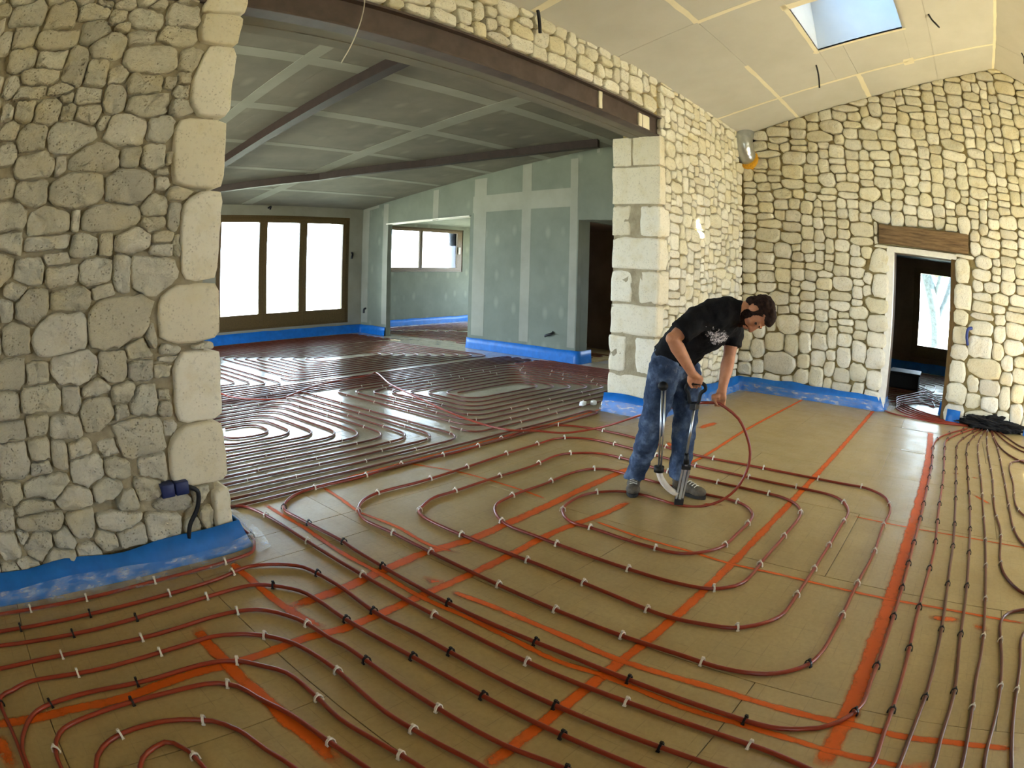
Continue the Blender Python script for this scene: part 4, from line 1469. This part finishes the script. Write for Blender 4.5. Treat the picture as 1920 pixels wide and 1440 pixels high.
for i, k in enumerate(('P2', 'P3', 'P4', 'P5', 'P6', 'P7')):
    pts = flat(TR[k])
    P = catmull(pts, .06)
    lab = ('second', 'third', 'fourth', 'fifth', 'sixth', 'last')[i]
    o = pipe(P, 'brown supply pipe running to the black bundle, %s of the row from the orange line' % lab, PIPE_D, 'supply pipes beside the right frame edge')
    add_clips(P, o, .5, CB if i < 2 else CW, 20 + i, scale=1.1)
for i, k in enumerate(('R1', 'R2', 'R3')):
    P = catmull(flat(TR[k]), .05)
    pipe(P, 'pipe fanning right from the black bundle, %s curve counted from the left' % ('outer', 'inner', 'lowest')[i], PIPE_D, 'pipes fanning right from the black bundle')
for i in range(6):
    pts = flat(TR['D%d' % i], Z0 + .002 * i)
    x, y, z = pts[-1]
    P = catmull(pts + [(9.4 + .3 * i, y - .3 + .05 * i, z), (9.9 + .35 * i, .1 + .1 * i, z)], .05)
    pipe(P, 'red pipe curving from the black bundle into the doorway, number %s from the threshold' % ('one', 'two', 'three', 'four', 'five', 'six')[i], PIPE, 'pipes curving into the doorway')


def fillet(P, r, step=.05):
    P = [Vector(p) for p in P]
    out = [P[0]]
    for a, b, c in zip(P, P[1:], P[2:]):
        u, v = (a - b), (c - b)
        rr = min(r, u.length * .49, v.length * .49)
        u.normalize()
        v.normalize()
        for k in range(7):
            t = k / 6
            out.append((b + u * rr) * (1 - t) ** 2 + b * 2 * t * (1 - t) + (b + v * rr) * t * t)
    out.append(P[-1])
    res = [out[0]]
    for p, q in zip(out, out[1:]):
        m = max(1, int((q - p).length / .25))
        res += [p.lerp(q, (i + 1) / m) for i in range(m)]
    return [Vector((p.x + noise.noise(Vector((p.x * .9, p.y * .9, 1))) * .02, p.y + noise.noise(Vector((p.x * .9, p.y * .9, 7))) * .025, p.z)) for p in res]


def spiral(x0, x1, y0, y1, p):
    q = [(x0, y0 + .3, Z0)]
    while x1 - x0 > p and y1 - y0 > p:
        q += [(x0, y0, Z0), (x1, y0, Z0), (x1, y1, Z0), (x0 + p, y1, Z0)]
        x0, x1, y0, y1 = x0 + p, x1 - p, y0 + p, y1 - p
    return q


for (x0, x1, y0, y1, p, lab, cl) in ((.9, 3.87, 3.84, 6.75, .155, 'pipe spiral on the annex floor nearest the left pier', 1), (4.03, 7.5, 3.88, 6.45, .155, 'pipe spiral on the annex floor in front of the box wall', 1),
                                     (.9, 3.95, 7.25, 10.45, .16, 'pipe spiral far left on the annex floor before the glazed door', 0), (4.12, 8.05, 7.4, 10.4, .16, 'pipe spiral on the annex floor before the small window alcove', 0),
                                     (9.0, 13.6, 8.9, 12.6, .2, 'pipe spiral inside the alcove under the small window', 0), (9.3, 13.6, -1.5, 2.5, .2, 'dark pipe spiral on the floor of the small room', 0)):
    P = fillet(spiral(x0, x1, y0, y1, p), .24)
    o = pipe(P, lab, PIPE_D, None, 6)
    if cl:
        add_clips(P[:int(len(P) * .62)], o, .62, CW, int(x0 * 10), scale=.85)


def serpentine(xs, y0, y1, turn, lab):
    q = []
    for i, y in enumerate(xs):
        a, b = (y0, y1) if i % 2 == 0 else (y1, y0)
        q += [(a, y, Z0), (b, y, Z0)] if turn == 'x' else [(y, a, Z0), (y, b, Z0)]
    pipe(fillet(q, .07), lab, PIPE_D, None, 6)


serpentine([6.60, 6.70, 6.81, 6.92, 7.03, 7.14], 0.9, 8.2, 'x', 'band of straight pipe runs across the middle of the annex floor')
serpentine([10.6 + .15 * k for k in range(11)], .9, 8.45, 'x', 'straight pipe runs along the glazed door at the back of the annex')
serpentine([7.64 + .11 * k for k in range(7)], 3.85, 6.5, 'y', 'straight pipe runs beside the box wall toward the stone pier')
serpentine([3.56, 3.70], 1.45, 5.6, 'x', 'front pair of pipe runs in the opening under the steel beam')
serpentine([9.0 + .16 * k for k in range(6)], 6.1, 7.9, 'y', 'pipe runs in the dark passage behind the pier')

# ------------------------------------------------------------------ black bundle where the pipes enter the wall
bm = bmesh.new()
g = random.Random(12)
bmesh.ops.create_icosphere(bm, subdivisions=5, radius=1)
for v in bm.verts:
    q = v.co.copy()
    n1 = noise.noise(q * 2.2) * .35 + noise.noise(q * 6) * .25 + noise.noise(q * 15) * .13
    r = 1 + n1
    v.co = Vector((8.43 + q.x * .22 * r, -.90 + q.y * .53 * r, max(.0, .075 + q.z * .105 * r)))
tag(obj('insulation_bundle', bm, BUNDLE_AND_SHADE, None, False), 'ragged black insulation bundle at the foot of the stone wall right of the doorway', 'insulation')
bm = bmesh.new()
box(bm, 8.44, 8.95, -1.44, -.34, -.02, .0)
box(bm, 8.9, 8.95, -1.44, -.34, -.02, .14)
obj('recess_shade', bm, BUNDLE_AND_SHADE, wall_right)  # shade of the hole put into a black lining

# ------------------------------------------------------------------ duct elbow in the corner
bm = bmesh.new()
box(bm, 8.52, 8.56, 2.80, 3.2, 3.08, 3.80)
obj('recess_shade', bm, BUNDLE_AND_SHADE, wall_right)  # black sheet stands in for shade in the niche behind the duct
duct = empty('duct_elbow', (8.45, 3.0, 3.4))
tag(duct, 'shiny metal duct elbow with yellow lagging in the top wall corner', 'duct')
el = catmull([(8.42, 2.99, 3.66), (8.33, 2.985, 3.62), (8.27, 2.98, 3.54), (8.255, 2.975, 3.45), (8.28, 2.97, 3.36), (8.35, 2.965, 3.29), (8.46, 2.96, 3.25)], .02)
V, F = tube_data(el, .1, 20, [.138 * (1 + .04 * (i % 3 == 0)) for i in range(len(el))])
at_base(raw('elbow', V, F, ALU, None, True), duct)
V, F = tube_data(catmull([(8.355, 2.955, 3.27), (8.46, 2.95, 3.23), (8.56, 2.95, 3.22)], .03), .16, 16)
at_base(tag(raw('lagging', V, F, YEL, None, True), 'yellow mineral wool collar'), duct)

# ------------------------------------------------------------------ cables, boxes, scraps
def cable(name, pts, r, mat, label, cat='cable', group=None):
    V, F = tube_data(catmull(pts, .02), r, 8)
    return tag(raw(name, V, F, mat, None, True), label, cat, group)


cable('cable', [(3.60, 3.00, 3.70), (3.66, 2.97, 3.64), (3.71, 2.985, 3.55), (3.73, 2.99, 3.43)], .014, CABLE, 'thick black cable end hanging over the stones above the steel beam')
cable('thin_wire', WIRE, .004, WCABLE, 'thin white wire hanging below the steel beam', 'wire')
cable('cable', [(6.80, 1.46, 4.10), (6.86, 1.46, 4.04), (6.93, 1.47, 3.95), (6.95, 1.48, 3.84)], .011, CABLE, 'dark cable hanging from the ceiling below the skylight')
cable('cable', [(6.22, -.14, 4.58), (6.27, -.17, 4.53), (6.25, -.20, 4.48), (6.33, -.24, 4.47)], .013, CABLE, 'short black cable stub in the ceiling right of the skylight')
cable('cable', [(7.3, -1.5, 4.75), (7.3, -1.52, 4.68), (7.32, -1.5, 4.6)], .012, CABLE, 'black cable stub on the far ceiling slope at the frame edge')
cable('cable', [(8.37, -.42, 1.24), (8.33, -.36, 1.22), (8.32, -.345, 1.13), (8.34, -.37, 1.02)], .022, plain('blue_conduit', (40, 56, 120), .5), 'blue conduit end sticking out of the stones right of the doorway', 'conduit')
cable('cable', [(6.33, 12.38, 2.86), (6.33, 12.34, 2.92), (6.25, 12.33, 2.88)], .02, CABLE, 'small cable tail above the glazed door')
cable('cable', [(8.60, 12.39, 1.9), (8.58, 12.33, 1.86), (8.55, 12.33, 1.76)], .025, CABLE, 'grey cable tail right of the glazed door')
cable('cable', [(8.68, 11.9, .6), (8.62, 11.88, .58), (8.6, 11.86, .5)], .025, CABLE, 'low cable tail in the annex corner near the floor')
cable('cable', [(8.50, 6.40, .47), (8.42, 6.36, .45), (8.38, 6.44, .42), (8.42, 6.5, .40)], .022, CABLE, 'black cable sprouting low from the plasterboard box wall')
jb_ = empty('junction_box', (.92, 3.0, .40))
tag(jb_, 'dark blue junction box sunk in the left pier with conduit', 'junction box')
bm = bmesh.new()
for z in (0, 1):
    box(bm, .83 + z * .085, .83 + z * .085 + .078, 2.985, 3.06, .365, .435, .006)
at_base(obj('housing', bm, plain('blue_box_plastic', (34, 46, 96), .45), None, True), jb_)
V, F = tube_data(catmull([(.99, 3.0, .40), (1.04, 2.99, .37), (1.03, 2.995, .28), (.97, 3.0, .19), (.95, 3.0, .12)], .02), .013, 8)
at_base(raw('conduit', V, F, CABLE, None, True), jb_)
g = random.Random(6)
for i, (x, y) in enumerate(((5.72, 3.86), (5.84, 3.80), (5.90, 3.70), (5.98, 3.62))):
    bm = bmesh.new()
    block_geo(bm, x - .035, x + .035, y - .03, y + .03, 0.02, .075, g, .015, .01, 1)
    tag(obj('foam_scrap', bm, FOAM_AND_LIT_GAP, None, True), 'white foam scrap by the right pier, %s of four in a row' % ('leftmost', 'second from left', 'third from left', 'rightmost')[i], 'scrap', 'white scraps beside the right pier')
bm = bmesh.new()
box(bm, 10.75, 11.35, .42, .98, .02, .26, .02)
bx = empty('dark_box', (11.05, .7, .02))  # plain dark box with a lid
tag(bx, 'dark box standing on the pipes inside the small room', 'crate')
at_base(obj('body', bm, BLACK), bx)
bm = bmesh.new()
box(bm, 10.73, 11.37, .40, 1.0, .255, .29, .01)
at_base(obj('lid', bm, BLACK), bx)
bm = bmesh.new()
tube(bm, [(8.85, 5.98, 0), (8.85, 5.98, .30)], .03, 10)
tag(obj('floor_duct', bm, WCABLE, None, True), 'pale pipe stub standing at the dark passage behind the pier', 'pipe stub')

# ------------------------------------------------------------------ the man
Rv, Tv, Uv = Vector((.438, -.899, 0)).normalized(), Vector((-.899, -.438, 0)).normalized(), Vector((0, 0, 1))
K = {k: Vector(v) for k, v in MAN.items() if k not in ('arc', 'rise')}


def ball(bm, c, a, b, d, axes, sub=3):
    m = Matrix((axes[0] * a, axes[1] * b, axes[2] * d)).transposed().to_4x4()
    m.translation = c
    bmesh.ops.create_icosphere(bm, subdivisions=sub, radius=1, matrix=m)


def limb(bm, pts, sides=14):
    """tapered round limb with closed ends: pts = [(point, radius)...]"""
    P = [Vector(p) for p, _ in pts]
    R = [r for _, r in pts]
    tube(bm, P, 0, sides, R)
    for p, r in pts:
        ball(bm, p, r, r, r, (Vector((1, 0, 0)), Vector((0, 1, 0)), Vector((0, 0, 1))), 2)


def loft(bm, rings, n=24):
    """closed body through elliptical sections: (centre, side vector, front vector)"""
    V = []
    for c, s, f in rings:
        V.append([bm.verts.new(Vector(c) + Vector(s) * math.cos(2 * PI * k / n) + Vector(f) * math.sin(2 * PI * k / n)) for k in range(n)])
    for a, b in zip(V, V[1:]):
        for k in range(n):
            bm.faces.new((a[k], a[(k + 1) % n], b[(k + 1) % n], b[k]))
    bm.faces.new(list(reversed(V[0])))
    bm.faces.new(V[-1])


def fuse(name, bm, mat, parent, vox, smooth=4, label=None, disp=None):
    o = obj(name, bm, mat, None, True)
    m = o.modifiers.new('fuse', 'REMESH')
    m.mode = 'VOXEL'
    m.voxel_size = vox
    m.use_smooth_shade = True
    s = o.modifiers.new('soften', 'SMOOTH')
    s.factor = .5
    s.iterations = smooth
    if disp:
        t = bpy.data.textures.new(name + '_folds', 'CLOUDS')
        t.noise_scale = disp[1]
        t.noise_depth = 2
        d = o.modifiers.new('folds', 'DISPLACE')
        d.texture = t
        d.texture_coords = 'LOCAL'
        d.strength = disp[0]
        d.mid_level = .5
    at_base(o, parent)
    if label:
        o['label'] = label
    return o


man = empty('person', (3.76, 1.82, 0))
tag(man, 'bearded man bending forward in black T-shirt and blue jeans guiding the pipe', 'person')
SKIN = NT('skin')
_n = SKIN.noise(22, 4, .6, SKIN.coord())
SKIN.b.inputs['Subsurface Weight'].default_value = .12
SKIN.b.inputs['Subsurface Radius'].default_value = (.01, .004, .002)
SKIN = SKIN.set(SKIN.ramp(_n, [(.3, lin((186, 128, 96))), (.7, lin((206, 148, 112)))]), .55, spec=.3)


def denim():
    t = NT('blue_denim')
    co = t.coord()
    a = t.noise(9, 5, .65, co)
    c = t.ramp(a, [(.3, lin((40, 50, 70))), (.5, lin((64, 78, 102))), (.72, lin((112, 130, 156)))])
    c = t.mix(c, lin((176, 178, 176)), t.math('MULTIPLY', t.ramp(t.noise(5, 6, .75, co), [(.62, (0, 0, 0, 1)), (.78, (1, 1, 1, 1))]), .6))
    t.bump(t.math('ADD', t.noise(16, 4, .6, co), t.math('MULTIPLY', t.noise(240, 2, .5, co), .12)), .5, .012)
    return t.set(c, .9, spec=.1)


def shirt_mat():
    t = NT('black_cotton_with_print')
    pos = t.n('ShaderNodeNewGeometry').outputs['Position']
    d = t.n('ShaderNodeVectorMath', operation='SUBTRACT')
    t.l(pos, d.inputs[0])
    d.inputs[1].default_value = MAN['print']
    def dot(v):
        x = t.n('ShaderNodeVectorMath', operation='DOT_PRODUCT')
        t.l(d.outputs[0], x.inputs[0])
        x.inputs[1].default_value = v
        return x.outputs['Value']
    ax = (Rv * .88 - Uv * .47).normalized()
    ay = (Rv * .47 + Uv * .88).normalized()
    u = t.math('DIVIDE', dot(ax), .135)
    v = t.math('DIVIDE', dot(ay), .075)
    w = t.math('DIVIDE', dot(Tv), .17)
    r = t.math('SQRT', t.math('ADD', t.math('ADD', t.math('MULTIPLY', u, u), t.math('MULTIPLY', v, v)), t.math('MULTIPLY', w, w)))
    n = t.noise(34, 4, .7, pos)
    m = t.math('GREATER_THAN', t.math('SUBTRACT', t.math('ADD', t.math('MULTIPLY', n, 2.0), 0.18), r), .28 + .30)
    n2 = t.noise(60, 3, .6, pos)
    g = t.ramp(n2, [(.42, lin((70, 68, 72))), (.56, lin((206, 202, 204)))])
    base = t.ramp(t.noise(6, 4, .6, pos), [(.3, lin((20, 19, 20))), (.7, lin((34, 33, 34)))])
    t.bump(t.noise(11, 4, .6, pos), .55, .02)
    return t.set(t.mix(base, g, m), .9, spec=.12)


DENIM, SHIRT = denim(), shirt_mat()
HAIR = plain('dark_brown_hair', (46, 31, 24), .85, spec=.15, var=.4, scale=60, bump=.5)
EYE = plain('eye_dark', (70, 50, 40), .3)
SHOE = plain('grey_work_shoe', (92, 82, 68), .75, var=.3, scale=26, bump=.3)
SOLE = plain('shoe_sole', (46, 42, 38), .8)

# --- body: one continuous surface under the clothes
side = (K['lsh'] - K['rsh']).normalized()
bm = bmesh.new()
limb(bm, [(K['pelvis'], .10), (K['belt'], .095), (K['mid'], .10), (K['chest'], .105), (K['upper'], .085), (K['neckb'], .06)])
limb(bm, [(K['rsh'], .055), (K['upper'], .06), (K['lsh'], .055)])
limb(bm, [(K['rhip'], .085), (K['rknee'], .055), (K['rank'], .04)])
limb(bm, [(K['lhip'], .085), (K['lknee'], .055), (K['lank'], .04)])
limb(bm, [(K['pelvis'], .09), (K['rhip'], .085)])
limb(bm, [(K['pelvis'], .09), (K['lhip'], .085)])


def arm(sh, el, wr):
    d1, d2 = el - sh, wr - el
    limb(bm, [(sh, .054), (sh + d1 * .4, .052), (sh + d1 * .8, .044), (el, .042), (el + d2 * .25, .046), (el + d2 * .6, .038), (wr, .029)], 16)


arm(K['rsh'], K['relb'], K['rwri'])
arm(K['lsh'], K['lelb'], K['lwri'])


def hand(wrist, c, a, rb, flip):
    """a hand closed round a bar through c along a; fingers, thumb and palm rooted at the wrist"""
    a = a.normalized()
    d = (c - wrist)
    d = (d - a * d.dot(a)).normalized()
    n = a.cross(d) * flip
    R = rb + .010
    pr = [c - d * (R + .014) + n * .012 + a * o for o in (-.030, -.010, .010, .029)]
    for p in pr:
        limb(bm, [(wrist + (p - c).project(a) * .45, .021), (wrist.lerp(p, .6), .018), (p, .0145)], 10)
    limb(bm, [(pr[0], .0145), (pr[-1], .0145)], 10)
    ln = (172, 196, 190, 160)
    for i, off in enumerate((-.031, -.0105, .010, .030)):
        pts = []
        for k in range(7):
            g = math.radians(-35 + (ln[i] + 35) * k / 6)
            pts.append((c + a * off * (1.0 - .05 * k / 6) + (-d * math.cos(g) + n * math.sin(g)) * (R + .002), .0098 - .0018 * k / 6))
        limb(bm, [(pr[i], .0125)] + pts, 10)
    tp = [(wrist.lerp(c, .42) - a * .026 - n * .006, .017), (c - d * (R + .018) - a * .050 - n * .012, .0135)]
    for k in range(4):
        g = math.radians(30 + 95 * k / 3)
        tp.append((c - a * (.052 - .010 * k) + (-d * math.cos(g) - n * math.sin(g)) * (R + .004), .0115 - .0012 * k))
    limb(bm, tp, 10)


rc = K['rhand']
lc = K['lhand']
hand(K['rwri'], rc, Rv * .95 + Uv * -.1, .014, 1)
hand(K['lwri'], lc, (K['arc1'] - K['arc0']), R_PIPE, 1)
# neck and head
C = (Rv * .90 + Tv * .30 + Uv * .04).normalized()
F_ = (-Uv * .93 + Tv * .30 + Rv * .06)
F_ = (F_ - C * F_.dot(C)).normalized()
S_ = C.cross(F_).normalized()
AX = (S_, F_, C)
hc = K['head']
limb(bm, [(K['upper'], .075), (K['neckb'], .062), (hc - C * .06 - F_ * .018, .055), (hc - C * .02 - F_ * .01, .055)])
ball(bm, hc + C * .022 - F_ * .012, .076, .097, .088, AX)
ball(bm, hc - C * .035 + F_ * .032, .062, .062, .075, AX)
ball(bm, hc - C * .085 + F_ * .045, .048, .045, .04, AX)
ball(bm, hc - C * .108 + F_ * .072, .024, .022, .02, AX)
limb(bm, [(hc + C * .012 + F_ * .088, .010), (hc - C * .018 + F_ * .104, .012), (hc - C * .036 + F_ * .113, .0155)], 10)
for s in (-1, 1):
    ball(bm, hc - C * .038 + F_ * .100 + S_ * .013 * s, .010, .010, .009, AX, 2)
    limb(bm, [(hc + C * .020 + F_ * .088 + S_ * .012 * s, .010), (hc + C * .022 + F_ * .080 + S_ * .045 * s, .011)], 10)
    ball(bm, hc - C * .03 + F_ * .062 + S_ * .042 * s, .022, .025, .022, AX, 2)
    ball(bm, hc - C * .012 - F_ * .008 + S_ * .080 * s, .011, .022, .033, AX, 2)
limb(bm, [(hc - C * .066 + F_ * .094 - S_ * .020, .008), (hc - C * .064 + F_ * .100, .0095), (hc - C * .066 + F_ * .094 + S_ * .020, .008)], 10)
limb(bm, [(hc - C * .079 + F_ * .092 - S_ * .016, .008), (hc - C * .078 + F_ * .096, .010), (hc - C * .079 + F_ * .092 + S_ * .016, .008)], 10)
body = fuse('body', bm, SKIN, man, .0052, 3)
for s in (-1, 1):
    b = bmesh.new()
    ball(b, hc + C * .002 + F_ * .0735 + S_ * .031 * s, .0105, .0105, .0105, AX, 2)
    obj('eye', b, EYE, body, True)
    b = bmesh.new()
    limb(b, [(hc + C * .022 + F_ * .0945 + S_ * .014 * s, .0045), (hc + C * .025 + F_ * .0885 + S_ * .034 * s, .005), (hc + C * .022 + F_ * .077 + S_ * .048 * s, .004)], 8)
    obj('eyebrow', b, HAIR, body, True)

# --- hair and beard
bm = bmesh.new()
ball(bm, hc + C * .036 - F_ * .026, .083, .094, .084, AX)
ball(bm, hc - C * .018 - F_ * .060, .070, .046, .064, AX)
ball(bm, hc + C * .078 + F_ * .035, .060, .050, .034, AX)
ball(bm, hc + C * .098 + F_ * .010, .058, .062, .028, AX)
for s in (-1, 1):
    ball(bm, hc + C * .004 + F_ * .014 + S_ * .070 * s, .012, .022, .040, AX, 2)
fuse('hair', bm, HAIR, man, .006, 3, None, (.014, .02))
bm = bmesh.new()
ball(bm, hc - C * .088 + F_ * .046, .053, .050, .043, AX)
ball(bm, hc - C * .110 + F_ * .068, .032, .030, .026, AX)
for s in (-1, 1):
    ball(bm, hc - C * .052 + F_ * .022 + S_ * .052 * s, .016, .034, .048, AX, 2)
limb(bm, [(hc - C * .060 + F_ * .090 - S_ * .024, .007), (hc - C * .055 + F_ * .098, .007), (hc - C * .060 + F_ * .090 + S_ * .024, .007)], 8)
fuse('beard', bm, HAIR, man, .0055, 3, None, (.008, .015))

# --- T-shirt
bm = bmesh.new()
K['collar'] = K['neckb'].lerp(K['head'], .40) - Uv * .006
seq = ['belt', 'mid', 'chest', 'upper', 'neckb', 'collar']
rings = []
P = [K[k] for k in seq]
P[0] = P[0] + (P[0] - P[1]).normalized() * .05
wd = ((.172, .128), (.172, .128), (.192, .138), (.185, .112), (.125, .094), (.070, .070))
for i, p in enumerate(P):
    t = (P[min(i + 1, 5)] - P[max(i - 1, 0)]).normalized()
    s = (side - t * side.dot(t)).normalized()
    f = t.cross(s).normalized()
    rings.append((p, s * wd[i][0], f * wd[i][1]))
loft(bm, rings)
limb(bm, [(K['rsh'], .083), (K['upper'], .095), (K['lsh'], .083)], 18)
for sh, el, k in ((K['rsh'], K['relb'], .74), (K['lsh'], K['lelb'], .62)):
    t = (el - sh)
    u = t.normalized()
    s = u.cross(Uv).normalized()
    f = u.cross(s)
    loft(bm, [(sh - t * .1, s * .078, f * .078), (sh + t * .3, s * .082, f * .082), (sh + t * k, s * .078, f * .080)])
fuse('t_shirt', bm, SHIRT, man, .008, 4, 'black T-shirt with a blotchy white print on the chest', (.035, .09))

# --- jeans
bm = bmesh.new()
t = (K['belt'] - K['pelvis']).normalized()
s = (side - t * side.dot(t)).normalized()
f = t.cross(s).normalized()
loft(bm, [(K['pelvis'] - t * .12, s * .12, f * .10), (K['pelvis'] - t * .03, s * .178, f * .142), (K['belt'] - t * .01, s * .168, f * .130), (K['belt'] + t * .035, s * .160, f * .122)])
for hp, kn, an in ((K['rhip'], K['rknee'], K['rank']), (K['lhip'], K['lknee'], K['lank'])):
    limb(bm, [(hp, .112), (hp.lerp(kn, .35), .104), (hp.lerp(kn, .75), .088), (kn, .084), (kn.lerp(an, .4), .078), (kn.lerp(an, .8), .073)], 20)
    e = kn.lerp(an, .8)
    loft(bm, [(e, Vector((.073, 0, 0)), Vector((0, .073, 0))), (an + Vector((0, 0, -.015)), Vector((.075, 0, 0)), Vector((0, .075, 0)))])
fuse('jeans', bm, DENIM, man, .009, 4, 'worn blue jeans with pale dust marks', (.035, .075))

# --- shoes
for h, toe, an in ((Vector((3.80, 2.09, 0)), Vector((3.545, 1.945, 0)), K['rank']), (Vector((3.885, 1.815, 0)), Vector((3.835, 1.565, 0)), K['lank'])):
    d = (toe - h).normalized()
    w = d.cross(Uv)
    h = h + d * .02
    bm = bmesh.new()
    ax = (d, w, Uv)
    ball(bm, h + d * .045 + Uv * .052, .06, .043, .05, ax)
    ball(bm, h + d * .12 + Uv * .050, .09, .047, .046, ax)
    ball(bm, h + d * .205 + Uv * .042, .068, .050, .036, ax)
    limb(bm, [(h + d * .06 + Uv * .06, .045), (an + (h + d * .055 - an) * .35 + Uv * .01, .052)])
    shoe = fuse('shoe', bm, SHOE, man, .006, 3)
    bm = bmesh.new()
    n = 28
    o_ = []
    for k in range(n):
        g = 2 * PI * k / n
        x = .125 + .152 * math.cos(g)
        y = math.sin(g) * (.044 + .012 * math.cos(g))
        o_.append(h + d * x + w * y)
    lo = [bm.verts.new(p + Uv * .001) for p in o_]
    hi = [bm.verts.new(p + Uv * .024) for p in o_]
    bm.faces.new(lo)
    bm.faces.new(hi)
    for k in range(n):
        bm.faces.new((lo[k], lo[(k + 1) % n], hi[(k + 1) % n], hi[k]))
    obj('sole', bm, SOLE, shoe)
    bm = bmesh.new()
    for k in range(4):
        c = h + d * (.125 + .022 * k) + Uv * (.100 - .006 * k)
        tube(bm, [c - w * .026 - Uv * .008, c, c + w * .026 - Uv * .008], .004, 6)
    obj('lace', bm, WCABLE, shoe)

# ------------------------------------------------------------------ clip-setting tool held in the right hand
T_ = {k[2:]: Vector(v) for k, v in MAN.items() if k.startswith('t_')}
tool = empty('clip_tool', (3.604, 1.622, 0.0))
tag(tool, 'long-handled clip setting tool with curved pale tube held in right hand', 'tool')
bm = bmesh.new()
hl, hr, hb = T_['hl'], T_['hr'], T_['hb']
mid = (hl + hr) / 2
loop = [rc - Rv * .052, rc + Rv * .052, rc + Rv * .064 - Uv * .03, hr - Uv * .0, hb + Rv * .022 + Uv * .01, hb, hb - Rv * .03 + Uv * .01, hl, rc - Rv * .064 - Uv * .03, rc - Rv * .052]
tube(bm, catmull(loop, .012), .012, 10)
at_base(obj('handle', bm, BLACK, None, True), tool)
bm = bmesh.new()
b0, b1, s1 = T_['b0'], T_['b1'], T_['s1']
box(bm, -.035, .035, -.022, .022, -.022, .022, .006)
bmesh.ops.transform(bm, matrix=Matrix.Translation(hb - Uv * .012), verts=bm.verts[:])
at_base(obj('bracket', bm, CLIPB), tool)
bm = bmesh.new()
tube(bm, [hb - Uv * .02, s1], .009, 10)
at_base(obj('shaft', bm, ALU, None, True), tool)
bm = bmesh.new()
tube(bm, [s1 + Uv * .02, b0], .018, 10, [.016, .021])
at_base(obj('sleeve', bm, CLIPB, None, True), tool)


def bar(bm, p, q, w, d, bev=.004):
    t = bmesh.new()
    l = (q - p).length
    box(t, -w / 2, w / 2, -d / 2, d / 2, 0, l, bev)
    z = (q - p).normalized()
    x = (Rv - z * Rv.dot(z)).normalized()
    y = z.cross(x)
    m = Matrix((x, y, z)).transposed().to_4x4()
    m.translation = p
    bmesh.ops.transform(t, matrix=m, verts=t.verts[:])
    me = bpy.data.meshes.new('tmp')
    t.to_mesh(me)
    t.free()
    bm.from_mesh(me)
    bpy.data.meshes.remove(me)


bm = bmesh.new()
bar(bm, b0, b1 + Uv * .004, .020, .042)
bar(bm, b0 - Uv * .02 + Rv * .021, b1 + Uv * .05 + Rv * .021, .014, .034)
bar(bm, b0 - Uv * .02 - Rv * .021, b1 + Uv * .03 - Rv * .021, .014, .034)
at_base(obj('magazine', bm, ALU), tool)
bm = bmesh.new()
bar(bm, b1 + Uv * .045, b1 + Uv * .004, .062, .05)
at_base(obj('foot', bm, CLIPB), tool)
bm = bmesh.new()
bar(bm, b0 - Uv * .01, b0 - Uv * .035, .062, .05)
at_base(obj('clamp', bm, CLIPB), tool)
bm = bmesh.new()
tube(bm, [T_['knob'] - Rv * .006, T_['rodb'] - Rv * .006], .0065, 8)
tube(bm, [T_['knob'] + Rv * .016, T_['rodb'] + Rv * .010], .0065, 8)
at_base(obj('clip_rod', bm, ALU, None, True), tool)
bm = bmesh.new()
ball(bm, T_['knob'] + Uv * .012, .034, .034, .030, (Rv, Tv, Uv), 3)
at_base(obj('knob', bm, BLACK, None, True), tool)
bm = bmesh.new()
tube(bm, [T_['collar'] + Uv * .022, T_['collar'] - Uv * .016], .034, 14)
at_base(obj('collar', bm, BLACK, None, True), tool)
bm = bmesh.new()
tube(bm, catmull([T_['collar'] - Uv * .01, T_['tub1'], T_['tub2'], T_['tub3'] + Uv * .01, b1 + Uv * .09 - Rv * .02], .02), .021, 12)
at_base(obj('feed_tube', bm, CLIPW, None, True), tool)
